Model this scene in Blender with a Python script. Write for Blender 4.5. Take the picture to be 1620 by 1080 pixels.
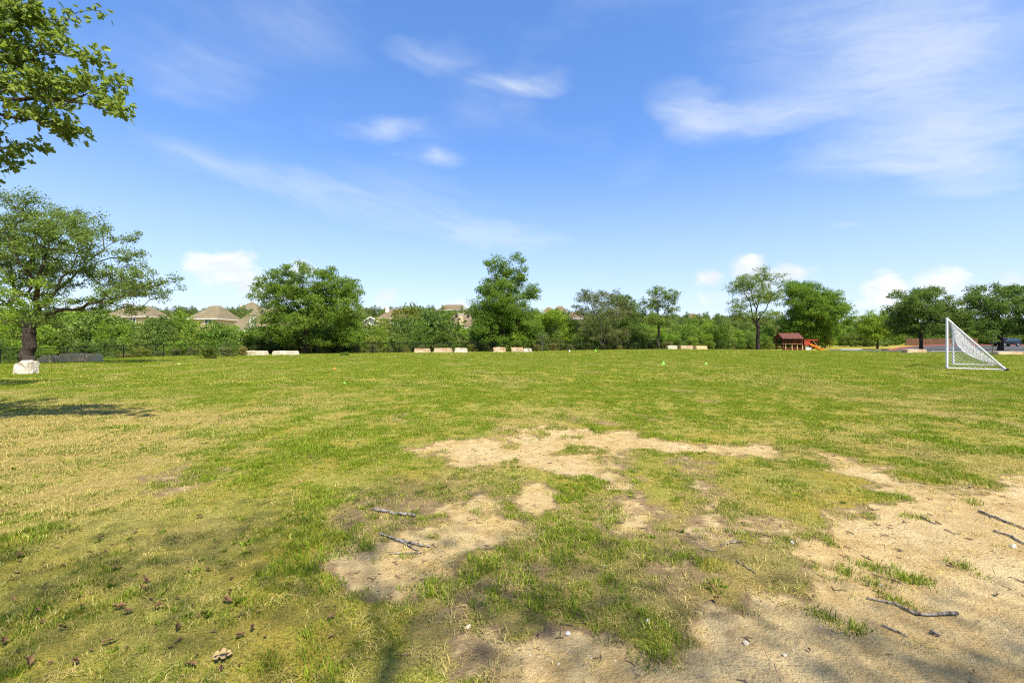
import bpy, bmesh, math, random
import numpy as np
from mathutils import Vector, Matrix

random.seed(7)
for o in list(bpy.data.objects):
    bpy.data.objects.remove(o)
scene = bpy.context.scene
COL = scene.collection
R = math.radians

# ------------------------------------------------------------------ camera
CAMZ = 1.5
F = 720.0                      # focal length in photo pixels (16 mm on 36 mm)
cd = bpy.data.cameras.new('camera')
cam = bpy.data.objects.new('camera', cd)
COL.objects.link(cam)
cam.location = (0, 0, CAMZ)
cam.rotation_euler = (R(90), 0, 0)
cd.lens = 16.0
cd.sensor_width = 36.0
cd.clip_start = 0.05
cd.clip_end = 6000
scene.camera = cam


def at(px, py, Y):
    """photo pixel at depth Y -> world point"""
    return Vector(((px - 810) / F * Y, Y, CAMZ - (py - 540) / F * Y))


# ------------------------------------------------------------------ world, sun, exposure
SUN_EL, SUN_AZ = R(57), math.atan2(0.55, -0.83)     # azimuth clockwise from +Y
wd = bpy.data.worlds.new('World')
scene.world = wd
wd.use_nodes = True
nt = wd.node_tree
nt.nodes.clear()
SKY_STRENGTH = 0.15
CLOUD = 3.1


def build_world():
    N, L = nt.nodes, nt.links

    def nd(t, **k):
        n = N.new(t)
        for a, b in k.items():
            setattr(n, a, b)
        return n

    def put(sock, v):
        if isinstance(v, (int, float)):
            sock.default_value = v
        elif isinstance(v, (tuple, list)):
            sock.default_value = v
        else:
            L.new(v, sock)

    def m(op, a, b=None, c=None):
        n = nd('ShaderNodeMath', operation=op)
        put(n.inputs[0], a)
        if b is not None:
            put(n.inputs[1], b)
        if c is not None:
            put(n.inputs[2], c)
        return n.outputs[0]

    def mr(v, a, b, c=0.0, d=1.0, kind='SMOOTHSTEP'):
        n = nd('ShaderNodeMapRange', interpolation_type=kind)
        put(n.inputs[0], v)
        for i, q in enumerate((a, b, c, d)):
            n.inputs[1 + i].default_value = q
        return n.outputs[0]

    def noise(vec, scale, detail, rough=0.55, dist=0.0):
        n = nd('ShaderNodeTexNoise')
        put(n.inputs['Vector'], vec)
        n.inputs['Scale'].default_value = scale
        n.inputs['Detail'].default_value = detail
        n.inputs['Roughness'].default_value = rough
        n.inputs['Distortion'].default_value = dist
        return n.outputs[0]

    def comb(x, y, z=0.0):
        n = nd('ShaderNodeCombineXYZ')
        put(n.inputs[0], x)
        put(n.inputs[1], y)
        put(n.inputs[2], z)
        return n.outputs[0]

    sky = nd('ShaderNodeTexSky', sky_type='NISHITA', sun_disc=False)
    sky.sun_elevation = SUN_EL
    sky.sun_rotation = SUN_AZ
    sky.altitude = 250
    sky.air_density = 1.15
    sky.dust_density = 0.25
    sky.ozone_density = 3.5
    hs = nd('ShaderNodeHueSaturation')
    hs.inputs['Saturation'].default_value = 1.16
    hs.inputs['Value'].default_value = 1.0
    gm = nd('ShaderNodeGamma')
    gm.inputs['Gamma'].default_value = 0.75
    L.new(sky.outputs[0], gm.inputs['Color'])
    tint = nd('ShaderNodeMix', data_type='RGBA', blend_type='MULTIPLY')
    tint.inputs[0].default_value = 1.0
    tint.inputs[7].default_value = (.81, .89, 1.14, 1)
    L.new(gm.outputs[0], tint.inputs[6])
    L.new(tint.outputs[2], hs.inputs['Color'])
    tc = nd('ShaderNodeTexCoord')
    sep = nd('ShaderNodeSeparateXYZ')
    L.new(tc.outputs['Generated'], sep.inputs[0])
    x, y, z = sep.outputs
    az = m('ARCTAN2', x, y)
    el = m('ARCSINE', z)
    # wispy warp of the sky coordinates
    ae = comb(az, el)
    w1 = noise(comb(m('MULTIPLY', az, 1.6), m('MULTIPLY', el, 4.0)), 2.2, 4)
    w2 = noise(comb(m('MULTIPLY', az, 1.6), m('MULTIPLY', el, 4.0), 7.3), 2.2, 4)
    azw = m('MULTIPLY_ADD', m('SUBTRACT', w1, 0.5), 0.22, az)
    elw = m('MULTIPLY_ADD', m('SUBTRACT', w2, 0.5), 0.09, el)
    P1 = comb(azw, elw, 1.0)
    nw = noise(comb(m('MULTIPLY', az, 3.0), m('MULTIPLY', el, 7.0), 2.1), 3.0, 6, 0.62)
    P2 = comb(m('MULTIPLY_ADD', m('SUBTRACT', nw, 0.5), 0.05, az),
              m('MULTIPLY_ADD', m('SUBTRACT', w1, 0.5), 0.02, el), 1.0)

    def ae_of(px, py):
        u, v = (px - 810) / F, (540 - py) / F
        return math.atan(u), math.atan(v / math.sqrt(1 + u * u))

    def feature(P, p0, p1, width, strength):
        """soft elongated patch between two points of the sky"""
        a0, e0 = ae_of(*p0)
        a1, e1 = ae_of(*p1)
        ca, ce = (a0 + a1) / 2, (e0 + e1) / 2
        dx, dy = a1 - a0, e1 - e0
        ln = math.hypot(dx, dy) + 1e-6
        dx, dy = dx / ln, dy / ln
        s1, s2 = ln / 2 + width / F * 0.6, width / F
        out = []
        for (ux, uy, s) in ((dx, dy, s1), (-dy, dx, s2)):
            n = nd('ShaderNodeVectorMath', operation='DOT_PRODUCT')
            L.new(P, n.inputs[0])
            n.inputs[1].default_value = (ux / s, uy / s, -(ux * ca + uy * ce) / s)
            out.append(n.outputs['Value'])
        n = nd('ShaderNodeVectorMath', operation='LENGTH')
        L.new(comb(*out), n.inputs[0])
        return mr(n.outputs['Value'], 1.0, 0.0, 0.0, strength)

    cirrus = [
        ((150, 205), (420, 285), 30, .4), ((250, 235), (700, 365), 44, .42), ((420, 285), (900, 370), 85, .42),
        ((640, 345), (960, 395), 38, .6), ((545, 208), (690, 198), 22, .55), ((590, 206), (650, 200), 12, .4), ((620, 242), (750, 254), 16, .42), ((650, 245), (700, 249), 9, .4),
        ((740, 133), (900, 124), 18, .55), ((780, 130), (850, 126), 10, .45), ((600, 75), (760, 90), 26, .35), ((230, 110), (420, 130), 50, .25), ((350, 20), (560, 60), 60, .2),
        ((1035, 170), (1170, 205), 44, .85), ((1090, 200), (1340, 165), 34, .85), ((1250, 175), (1480, 90), 60, .6),
        ((1360, 60), (1580, 110), 95, .62), ((1150, 20), (1620, 50), 130, .42), ((1240, 258), (1640, 190), 60, .75),
        ((1420, 225), (1700, 210), 75, .75), ((1300, 266), (1660, 268), 16, .8), ((1400, 300), (1660, 292), 26, .55),
        ((1290, 345), (1440, 340), 18, .55), ((880, 440), (1050, 425), 36, .6), ((760, 420), (980, 455), 60, .3),
        ((180, 372), (330, 385), 20, .45), ((330, 398), (560, 408), 16, .45), ((520, 430), (700, 440), 40, .35),
        ((1000, 400), (1300, 380), 60, .22), ((1500, 400), (1660, 420), 60, .3), ((900, 300), (1100, 260), 60, .12),
    ]
    tot = None
    for f in cirrus:
        v = feature(P1, *f)
        tot = v if tot is None else m('ADD', tot, v)
    # general thin veil in the whole sky
    veil = mr(noise(comb(m('MULTIPLY', x, 2.0), m('MULTIPLY', y, 1.2), m('MULTIPLY', z, 4.0)), 1.6, 5), .5, .78, 0, .22)
    tot = m('ADD', tot, veil)
    streak = noise(comb(m('MULTIPLY_ADD', el, 2.0, m('MULTIPLY', azw, 2.2)), m('MULTIPLY_ADD', az, 1.6, m('MULTIPLY', elw, 9.0)), 3.0), 3.2, 9, .68, .35)
    tot = m('MULTIPLY', tot, mr(streak, .3, .7, .5, 1.2))
    cir = m('MULTIPLY', m('SUBTRACT', 1.0, m('EXPONENT', m('MULTIPLY', tot, -1.1))), .84)
    # pale haze low over the horizon
    cir = m('MAXIMUM', cir, mr(el, .42, .0, 0., .48))
    # cumulus low over the horizon
    cum = [((300, 425), (350, 415), 22, 1.), ((345, 412), (400, 415), 24, 1.1), ((360, 440), (430, 445), 26, 1.),
           ((300, 432), (420, 440), 20, .9), ((420, 460), (470, 455), 18, .8), ((455, 425), (500, 428), 14, .8),
           ((585, 470), (630, 466), 16, 1.), ((680, 480), (760, 480), 12, .6),
           ((1100, 442), (1150, 438), 16, 1.), ((1150, 432), (1215, 425), 24, 1.05), ((1215, 430), (1285, 430), 16, 1.05),
           ((1140, 455), (1240, 455), 18, .7),
           ((1370, 460), (1440, 452), 24, 1.), ((1440, 450), (1530, 456), 24, 1.05), ((1350, 480), (1500, 480), 22, .7),
           ((1530, 465), (1640, 470), 26, .8), ((1340, 484), (1620, 484), 22, .75), ((330, 462), (470, 468), 22, .7), ((1060, 470), (1320, 468), 16, .5), ((1010, 470), (1060, 472), 10, .5)]
    ct = None
    for f in cum:
        v = feature(P2, f[0], f[1], f[2] * 1.4, f[3] * .95)
        ct = v if ct is None else m('MAXIMUM', ct, v)
    # more of them all round, low in the sky, where the photograph does not look
    ring = m('MULTIPLY', mr(noise(comb(m('MULTIPLY', x, 3.0), m('MULTIPLY', y, 3.0), m('MULTIPLY', z, 9.0)), 1.7, 5), .55, .7),
             m('MULTIPLY', mr(el, .02, .08), mr(el, .26, .14)))
    ring = m('MULTIPLY', ring, mr(y, .45, .2))
    ct = m('MAXIMUM', ct, ring)
    fn = noise(comb(m('MULTIPLY', az, 1.0), m('MULTIPLY', el, 1.3), 5.0), 17.0, 8, .6)
    cd_ = m('MULTIPLY_ADD', m('MULTIPLY', m('SUBTRACT', fn, .5), m('MINIMUM', m('MULTIPLY', ct, 5.0), 1.0)), 2.3, ct)
    cumv = mr(cd_, .06, .95, 0, .92)
    fn2 = noise(comb(m('MULTIPLY', az, 1.0), m('MULTIPLY', el, 1.3), 9.0), 9.0, 6, .6)
    cumcol = nd('ShaderNodeMix', data_type='RGBA')
    put(cumcol.inputs[0], mr(fn2, .4, .65))
    cumcol.inputs[6].default_value = (CLOUD * .93, CLOUD * .99, CLOUD * 1.1, 1)
    cumcol.inputs[7].default_value = (CLOUD * 1.2, CLOUD * 1.21, CLOUD * 1.23, 1)
    mx = nd('ShaderNodeMix', data_type='RGBA')
    put(mx.inputs[0], cir)
    L.new(hs.outputs[0], mx.inputs[6])
    mx.inputs[7].default_value = (CLOUD * .92, CLOUD * 1.0, CLOUD * 1.1, 1)
    mx2 = nd('ShaderNodeMix', data_type='RGBA')
    put(mx2.inputs[0], cumv)
    L.new(mx.outputs[2], mx2.inputs[6])
    L.new(cumcol.outputs[2], mx2.inputs[7])
    bg = nd('ShaderNodeBackground')
    bg.inputs[1].default_value = SKY_STRENGTH
    L.new(mx2.outputs[2], bg.inputs[0])
    out = nd('ShaderNodeOutputWorld')
    L.new(bg.outputs[0], out.inputs[0])


build_world()

sd = bpy.data.lights.new('sun', 'SUN')
sd.energy = 4.8
sd.angle = R(0.53)
sd.color = (1.0, 0.95, 0.83)
sun = bpy.data.objects.new('sun', sd)
COL.objects.link(sun)
sdir = Vector((math.sin(SUN_AZ) * math.cos(SUN_EL), math.cos(SUN_AZ) * math.cos(SUN_EL), math.sin(SUN_EL)))
sun.rotation_euler = sdir.to_track_quat('Z', 'Y').to_euler()
sun.location = sdir * 60

vs = scene.view_settings
vs.view_transform = 'Standard'
vs.look = 'None'
vs.exposure = 1.02
vs.gamma = 1.0
vs.use_curve_mapping = False
scene.cycles.use_denoising = False
scene.cycles.pixel_filter_type = 'BLACKMAN_HARRIS'
scene.cycles.filter_width = 1.15
scene.cycles.max_bounces = 6
scene.cycles.diffuse_bounces = 3
scene.cycles.glossy_bounces = 2
scene.cycles.transmission_bounces = 4
scene.cycles.transparent_max_bounces = 6
scene.cycles.caustics_reflective = False
scene.cycles.caustics_refractive = False
# ------------------------------------------------------------------ helpers
def tag(o, label=None, cat=None, group=None, kind=None):
    if label:
        o['label'] = label
    if cat:
        o['category'] = cat
    if group:
        o['group'] = group
    if kind:
        o['kind'] = kind
    return o


def empty(name, loc=(0, 0, 0), rz=0.0):
    o = bpy.data.objects.new(name, None)
    o.location = loc
    o.rotation_euler = (0, 0, rz)
    o.empty_display_size = 0.2
    COL.objects.link(o)
    return o


def link(name, me, mat, parent=None, loc=None):
    o = bpy.data.objects.new(name, me)
    if mat is not None and len(me.materials) == 0:
        me.materials.append(mat)
    COL.objects.link(o)
    if parent is not None:
        o.parent = parent
    if loc is not None:
        o.location = loc
    return o


def mesh_np(name, verts, faces, attrs=None, smooth=False):
    """faces: (n,3) or (n,4) index array"""
    me = bpy.data.meshes.new(name)
    verts = np.asarray(verts, dtype=np.float32)
    faces = np.asarray(faces, dtype=np.int32)
    k = faces.shape[1]
    me.vertices.add(len(verts))
    me.vertices.foreach_set('co', verts.ravel())
    me.loops.add(faces.size)
    me.loops.foreach_set('vertex_index', faces.ravel())
    me.polygons.add(len(faces))
    me.polygons.foreach_set('loop_start', np.arange(0, faces.size, k, dtype=np.int32))
    if smooth:
        me.polygons.foreach_set('use_smooth', np.ones(len(faces), dtype=bool))
    for an, av in (attrs or {}).items():
        a = me.attributes.new(an, 'FLOAT', 'POINT')
        a.data.foreach_set('value', np.asarray(av, dtype=np.float32))
    me.update(calc_edges=True)
    return me


class MB:
    """collects boxes / tubes / polygons into ONE mesh object"""

    def __init__(s):
        s.v, s.f = [], []

    def add(s, vs, fs):
        b = len(s.v)
        s.v += [tuple(v) for v in vs]
        s.f += [tuple(b + i for i in f) for f in fs]
        return s

    def box(s, c, size, rot=None):
        hx, hy, hz = size[0] / 2, size[1] / 2, size[2] / 2
        pts = [Vector((x, y, z)) for x in (-hx, hx) for y in (-hy, hy) for z in (-hz, hz)]
        if rot is not None:
            pts = [rot @ p for p in pts]
        c = Vector(c)
        return s.add([p + c for p in pts], [(0, 1, 3, 2), (4, 6, 7, 5), (0, 4, 5, 1), (2, 3, 7, 6), (0, 2, 6, 4), (1, 5, 7, 3)])

    def bar(s, a, b, w, h=None, up=(0, 0, 1)):
        a, b = Vector(a), Vector(b)
        d = b - a
        z = d.normalized()
        u = Vector(up)
        if abs(z.dot(u)) > .98:
            u = Vector((1, 0, 0))
        x = u.cross(z).normalized()
        y = z.cross(x)
        rot = Matrix((x, y, z)).transposed()
        return s.box((a + b) / 2, (w, h or w, d.length), rot)

    def tube(s, pts, rad, n=8, cap=True):
        pts = [Vector(p) for p in pts]
        if isinstance(rad, (int, float)):
            rad = [rad] * len(pts)
        b = len(s.v)
        prev = None
        for i, p in enumerate(pts):
            t = (pts[min(i + 1, len(pts) - 1)] - pts[max(i - 1, 0)]).normalized()
            if prev is None:
                u = Vector((0, 0, 1)) if abs(t.z) < .9 else Vector((1, 0, 0))
                x = t.cross(u).normalized()
            else:
                x = (prev - t * prev.dot(t)).normalized()
            prev = x
            y = t.cross(x)
            for k in range(n):
                a = 2 * math.pi * k / n
                s.v.append(tuple(p + (x * math.cos(a) + y * math.sin(a)) * rad[i]))
        for i in range(len(pts) - 1):
            for k in range(n):
                k2 = (k + 1) % n
                s.f.append((b + i * n + k, b + i * n + k2, b + (i + 1) * n + k2, b + (i + 1) * n + k))
        if cap:
            s.f.append(tuple(b + k for k in reversed(range(n))))
            s.f.append(tuple(b + (len(pts) - 1) * n + k for k in range(n)))
        return s

    def build(s, name, mat, parent=None, bevel=0.0, smooth=False, loc=None):
        me = bpy.data.meshes.new(name)
        me.from_pydata(s.v, [], s.f)
        bm = bmesh.new()
        bm.from_mesh(me)
        bmesh.ops.recalc_face_normals(bm, faces=bm.faces)
        if bevel:
            bmesh.ops.bevel(bm, geom=list(bm.edges), offset=bevel, segments=2, affect='EDGES', profile=.5)
        if smooth:
            for f in bm.faces:
                f.smooth = True
        bm.to_mesh(me)
        bm.free()
        return link(name, me, mat, parent, loc)


def _hash(ix, iy, seed):
    h = (ix.astype(np.int64) * 374761393 + iy.astype(np.int64) * 668265263 + seed * 1442695041) & 0xffffffff
    h = ((h ^ (h >> 13)) * 1274126177) & 0xffffffff
    h = h ^ (h >> 16)
    return (h & 0xffffff) / float(0xffffff)


def vnoise(x, y, seed=0):
    ix, iy = np.floor(x), np.floor(y)
    fx, fy = x - ix, y - iy
    fx, fy = fx * fx * (3 - 2 * fx), fy * fy * (3 - 2 * fy)
    a, b = _hash(ix, iy, seed), _hash(ix + 1, iy, seed)
    c, d = _hash(ix, iy + 1, seed), _hash(ix + 1, iy + 1, seed)
    return (a * (1 - fx) + b * fx) * (1 - fy) + (c * (1 - fx) + d * fx) * fy


def fbm(x, y, seed=0, oct=4, rough=.5):
    s, a, t = 0, 1, 0
    for i in range(oct):
        s = s + a * vnoise(x * 2 ** i + 13.7 * i, y * 2 ** i - 7.1 * i, seed + i)
        t += a
        a *= rough
    return s / t


def sstep(a, b, v):
    t = np.clip((v - a) / (b - a), 0, 1)
    return t * t * (3 - 2 * t)


# ------------------------------------------------------------------ materials
MAT = {}


class NB:
    def __init__(s, name):
        s.m = bpy.data.materials.new(name)
        s.m.use_nodes = True
        s.t = s.m.node_tree
        s.t.nodes.clear()
        s.out = s.t.nodes.new('ShaderNodeOutputMaterial')

    def n(s, t, **k):
        n = s.t.nodes.new(t)
        for a, b in k.items():
            setattr(n, a, b)
        return n

    def put(s, sock, v):
        if isinstance(v, (int, float)):
            sock.default_value = v
        elif isinstance(v, (tuple, list)):
            if len(v) == 3 and sock.type == 'RGBA':
                v = (*v, 1)
            sock.default_value = v
        else:
            s.t.links.new(v, sock)

    def math(s, op, a, b=None, c=None):
        n = s.n('ShaderNodeMath', operation=op)
        for i, v in enumerate((a, b, c)):
            if v is not None:
                s.put(n.inputs[i], v)
        return n.outputs[0]

    def noise(s, scale, detail=4, rough=.55, vec=None, dist=0):
        n = s.n('ShaderNodeTexNoise')
        n.inputs['Scale'].default_value = scale
        n.inputs['Detail'].default_value = detail
        n.inputs['Roughness'].default_value = rough
        n.inputs['Distortion'].default_value = dist
        if vec is not None:
            s.put(n.inputs['Vector'], vec)
        return n.outputs[0]

    def coord(s, which='Object'):
        return s.n('ShaderNodeTexCoord').outputs[which]

    def mapping(s, vec, scale=(1, 1, 1), rot=(0, 0, 0)):
        n = s.n('ShaderNodeMapping')
        s.put(n.inputs['Vector'], vec)
        n.inputs['Scale'].default_value = scale
        n.inputs['Rotation'].default_value = rot
        return n.outputs[0]

    def attr(s, name, kind='GEOMETRY'):
        n = s.n('ShaderNodeAttribute', attribute_type=kind)
        n.attribute_name = name
        return n.outputs['Fac']

    def mr(s, v, a, b, c=0., d=1., kind='SMOOTHSTEP'):
        n = s.n('ShaderNodeMapRange', interpolation_type=kind)
        s.put(n.inputs[0], v)
        for i, q in enumerate((a, b, c, d)):
            s.put(n.inputs[1 + i], q)
        return n.outputs[0]

    def mix(s, f, a, b, blend='MIX'):
        n = s.n('ShaderNodeMix', data_type='RGBA', blend_type=blend)
        s.put(n.inputs[0], f)
        s.put(n.inputs[6], a)
        s.put(n.inputs[7], b)
        return n.outputs[2]

    def bump(s, h, strength=.3, dist=.02):
        n = s.n('ShaderNodeBump')
        n.inputs['Strength'].default_value = strength
        n.inputs['Distance'].default_value = dist
        s.put(n.inputs['Height'], h)
        return n.outputs[0]

    def bsdf(s, color, rough=.8, spec=.3, metal=0., normal=None, **k):
        n = s.n('ShaderNodeBsdfPrincipled')
        s.put(n.inputs['Base Color'], color)
        s.put(n.inputs['Roughness'], rough)
        n.inputs['Specular IOR Level'].default_value = spec
        n.inputs['Metallic'].default_value = metal
        if normal is not None:
            s.put(n.inputs['Normal'], normal)
        for a, b in k.items():
            s.put(n.inputs[a.replace('_', ' ')], b)
        return n.outputs[0]

    def done(s, sh):
        s.t.links.new(sh, s.out.inputs[0])
        return s.m


def simple_mat(name, col, rough=.7, spec=.3, var=.15, scale=6., bump=.15, metal=0.):
    b = NB(name)
    co = b.coord()
    nz = b.noise(scale, 5, .6, co)
    c2 = tuple(c * (1 - var * 1.6) for c in col)
    c1 = tuple(min(1, c * (1 + var)) for c in col)
    col_ = b.mix(b.mr(nz, .3, .7), c2, c1)
    nrm = b.bump(b.noise(scale * 6, 4, .6, co), bump, .01) if bump else None
    MAT[name] = b.done(b.bsdf(col_, rough, spec, metal, nrm))
    return MAT[name]


def leaf_mat(name, dark, light, trans=.32, warm=None, warm_amt=.0, rnd=.07):
    """dark/light picked per leaf by attribute 'v', whole plants vary by object random"""
    b = NB(name)
    v = b.attr('v')
    c = b.mix(v, dark, light)
    if warm:
        c = b.mix(b.mr(b.attr('w'), 1 - warm_amt, 1 - warm_amt + .02), c, warm)
    oi = b.n('ShaderNodeObjectInfo').outputs['Random']
    hs = b.n('ShaderNodeHueSaturation')
    b.put(hs.inputs['Hue'], b.mr(oi, 0, 1, .5 - .035 * rnd / .25, .5 + .02 * rnd / .25, 'LINEAR'))
    oi2 = b.math('FRACT', b.math('MULTIPLY', oi, 17.3))
    b.put(hs.inputs['Value'], b.mr(oi2, 0, 1, 1 - rnd, 1 + rnd, 'LINEAR'))
    b.put(hs.inputs['Color'], c)
    c = hs.outputs[0]
    p = b.bsdf(c, .6, .15)
    t = b.n('ShaderNodeBsdfTranslucent')
    tcol = b.mix(.5, c, (.32, .42, .05))
    b.put(t.inputs[0], b.mix(1.0, c, (1.25, 1.3, .75), 'MULTIPLY'))
    ms = b.n('ShaderNodeMixShader')
    ms.inputs[0].default_value = trans + .08
    b.t.links.new(p, ms.inputs[1])
    b.t.links.new(t.outputs[0], ms.inputs[2])
    MAT[name] = b.done(ms.outputs[0])
    return MAT[name]


leaf_mat('oak_leaf', (0.097, 0.148, 0.025), (0.249, 0.319, 0.071), .36)
leaf_mat('red_oak_leaf', (0.110, 0.161, 0.028), (0.321, 0.377, 0.081), .4)
leaf_mat('elm_leaf', (0.079, 0.149, 0.016), (0.212, 0.321, 0.042), .36)
leaf_mat('bright_leaf', (0.134, 0.215, 0.020), (0.298, 0.410, 0.048), .42)
leaf_mat('dark_leaf', (0.064, 0.115, 0.021), (0.164, 0.241, 0.051), .33)
leaf_mat('scrub_leaf', (0.079, 0.126, 0.018), (0.222, 0.291, 0.050), .35, rnd=.3)
leaf_mat('olive_leaf', (0.088, 0.121, 0.031), (0.219, 0.241, 0.085), .32, (.2, .135, .07), .22)
leaf_mat('far_leaf', (0.082, 0.129, 0.032), (0.195, 0.258, 0.065), .32, rnd=.3)
leaf_mat('dry_weed', (0.170, 0.162, 0.043), (0.340, 0.306, 0.102), .35)


def bark_mat(name, a, c):
    b = NB(name)
    co = b.coord()
    st = b.noise(9, 6, .65, b.mapping(co, (3, 3, .5)))
    col = b.mix(b.mr(st, .35, .65), a, c)
    MAT[name] = b.done(b.bsdf(col, .9, .15, 0, b.bump(st, .6, .03)))


bark_mat('bark_dark', (.022, .017, .012), (.075, .058, .043))
bark_mat('bark_grey', (.07, .06, .05), (.2, .175, .145))
bark_mat('bark_stick', (.06, .047, .036), (.3, .265, .225))


def limestone(name, base, stain, amt):
    b = NB(name)
    co = b.coord()
    n1 = b.noise(2.6, 6, .6, co, .4)
    n2 = b.noise(11, 5, .65, co)
    col = b.mix(b.mr(n2, .3, .75), tuple(x * .72 for x in base), base)
    col = b.mix(b.math('MULTIPLY', b.mr(n1, .5, .66), amt), col, stain)
    lay = b.noise(3, 5, .6, b.mapping(co, (.6, .6, 7)))
    h = b.math('ADD', b.math('MULTIPLY', lay, .7), n2)
    MAT[name] = b.done(b.bsdf(col, .9, .2, 0, b.bump(h, .8, .05)))


limestone('limestone_white', (.68, .6, .46), (.4, .31, .19), .4)
limestone('limestone_tan', (.58, .46, .29), (.42, .2, .06), .85)
limestone('limestone_grey', (.72, .53, .29), (.5, .34, .17), .6)


# ------------------------------------------------------------------ terrain
CTRL = np.array([
    (0, -12, 0), (-12, -4, 0), (12, -4, 0), (0, 0, 0), (0, 3, 0), (-5, 5, 0), (5, 5, 0), (0, 12, .02), (-14, 13, 0), (14, 13, .06), (-22, 21, 0), (-32, 30, .04),
    (21.5, 22.5, .14), (26.9, 27.8, .08), (0, 30, .06), (-15, 35, .0), (15, 45, .2), (-40.5, 36, -.35),
    (-36.7, 43, -.11), (-33, 52, -.02), (-27, 48, .04), (-17, 55, .06), (-10, 56, .1), (0, 57, .14), (24, 66, .36),
    (40, 62, .22), (43, 52, .22), (46, 43, .2), (60, 60, .22), (90, 95, .35), (-60, 30, -.7), (50, 20, .15),
    (80, 20, .2), (-60, 5, -.3), (46, 80, -.05), (54, 80, -.05), (70, 78, .22), (120, 120, .4)], dtype=float)
_d = np.sqrt((CTRL[:, None, 0] - CTRL[None, :, 0]) ** 2 + (CTRL[:, None, 1] - CTRL[None, :, 1]) ** 2 + 36)
_w = np.linalg.solve(_d + np.eye(len(CTRL)) * .02, CTRL[:, 2])
FX = [-200, -60, -45, -40.5, -36.7, -33, -17, -5, 3.4, 34, 44, 60, 300]
FY = [20, 24, 28, 36, 43, 53, 55.5, 60, 62, 69, 90, 125, 160]


def zg(x, y):
    x = np.asarray(x, float)
    y = np.asarray(y, float)
    sh = np.broadcast(x, y).shape
    xf, yf = np.broadcast_to(x, sh).ravel(), np.broadcast_to(y, sh).ravel()
    xc, yc = np.clip(xf, -70, 130), np.clip(yf, -12, 125)
    z = np.zeros_like(xf)
    for (cx, cy, _), w in zip(CTRL, _w):
        z += w * np.sqrt((xc - cx) ** 2 + (yc - cy) ** 2 + 36)
    z = np.clip(z, -1.0, .6)
    fl = np.interp(xf, FX, FY)
    z -= 1.25 * sstep(1, 16, yf - fl)
    az = xf / np.maximum(yf, 1)
    slope = np.interp(az, [-1.2, -.6, -.2, .1, .5, .9, 1.3], [.078, .083, .083, .073, .054, .05, .05])
    st = np.interp(az, [.45, .68], [82, 128])
    z += slope * np.clip(yf - st, 0, 235) * sstep(0, 68, yf - st) - .02 * np.clip(yf - 420, 0, 400)
    return z.reshape(sh)


def zf(x, y):
    return float(zg(np.array([x]), np.array([y]))[0])


def onz(px, Y, dz=0.):
    x = (px - 810) / F * Y
    return Vector((x, Y, zf(x, Y) + dz))


# bare earth: outlines of the worn patches, as ground positions
def gp(px, py):
    Y = CAMZ * F / (py - 540)
    return ((px - 810) / F * Y, Y)


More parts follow.
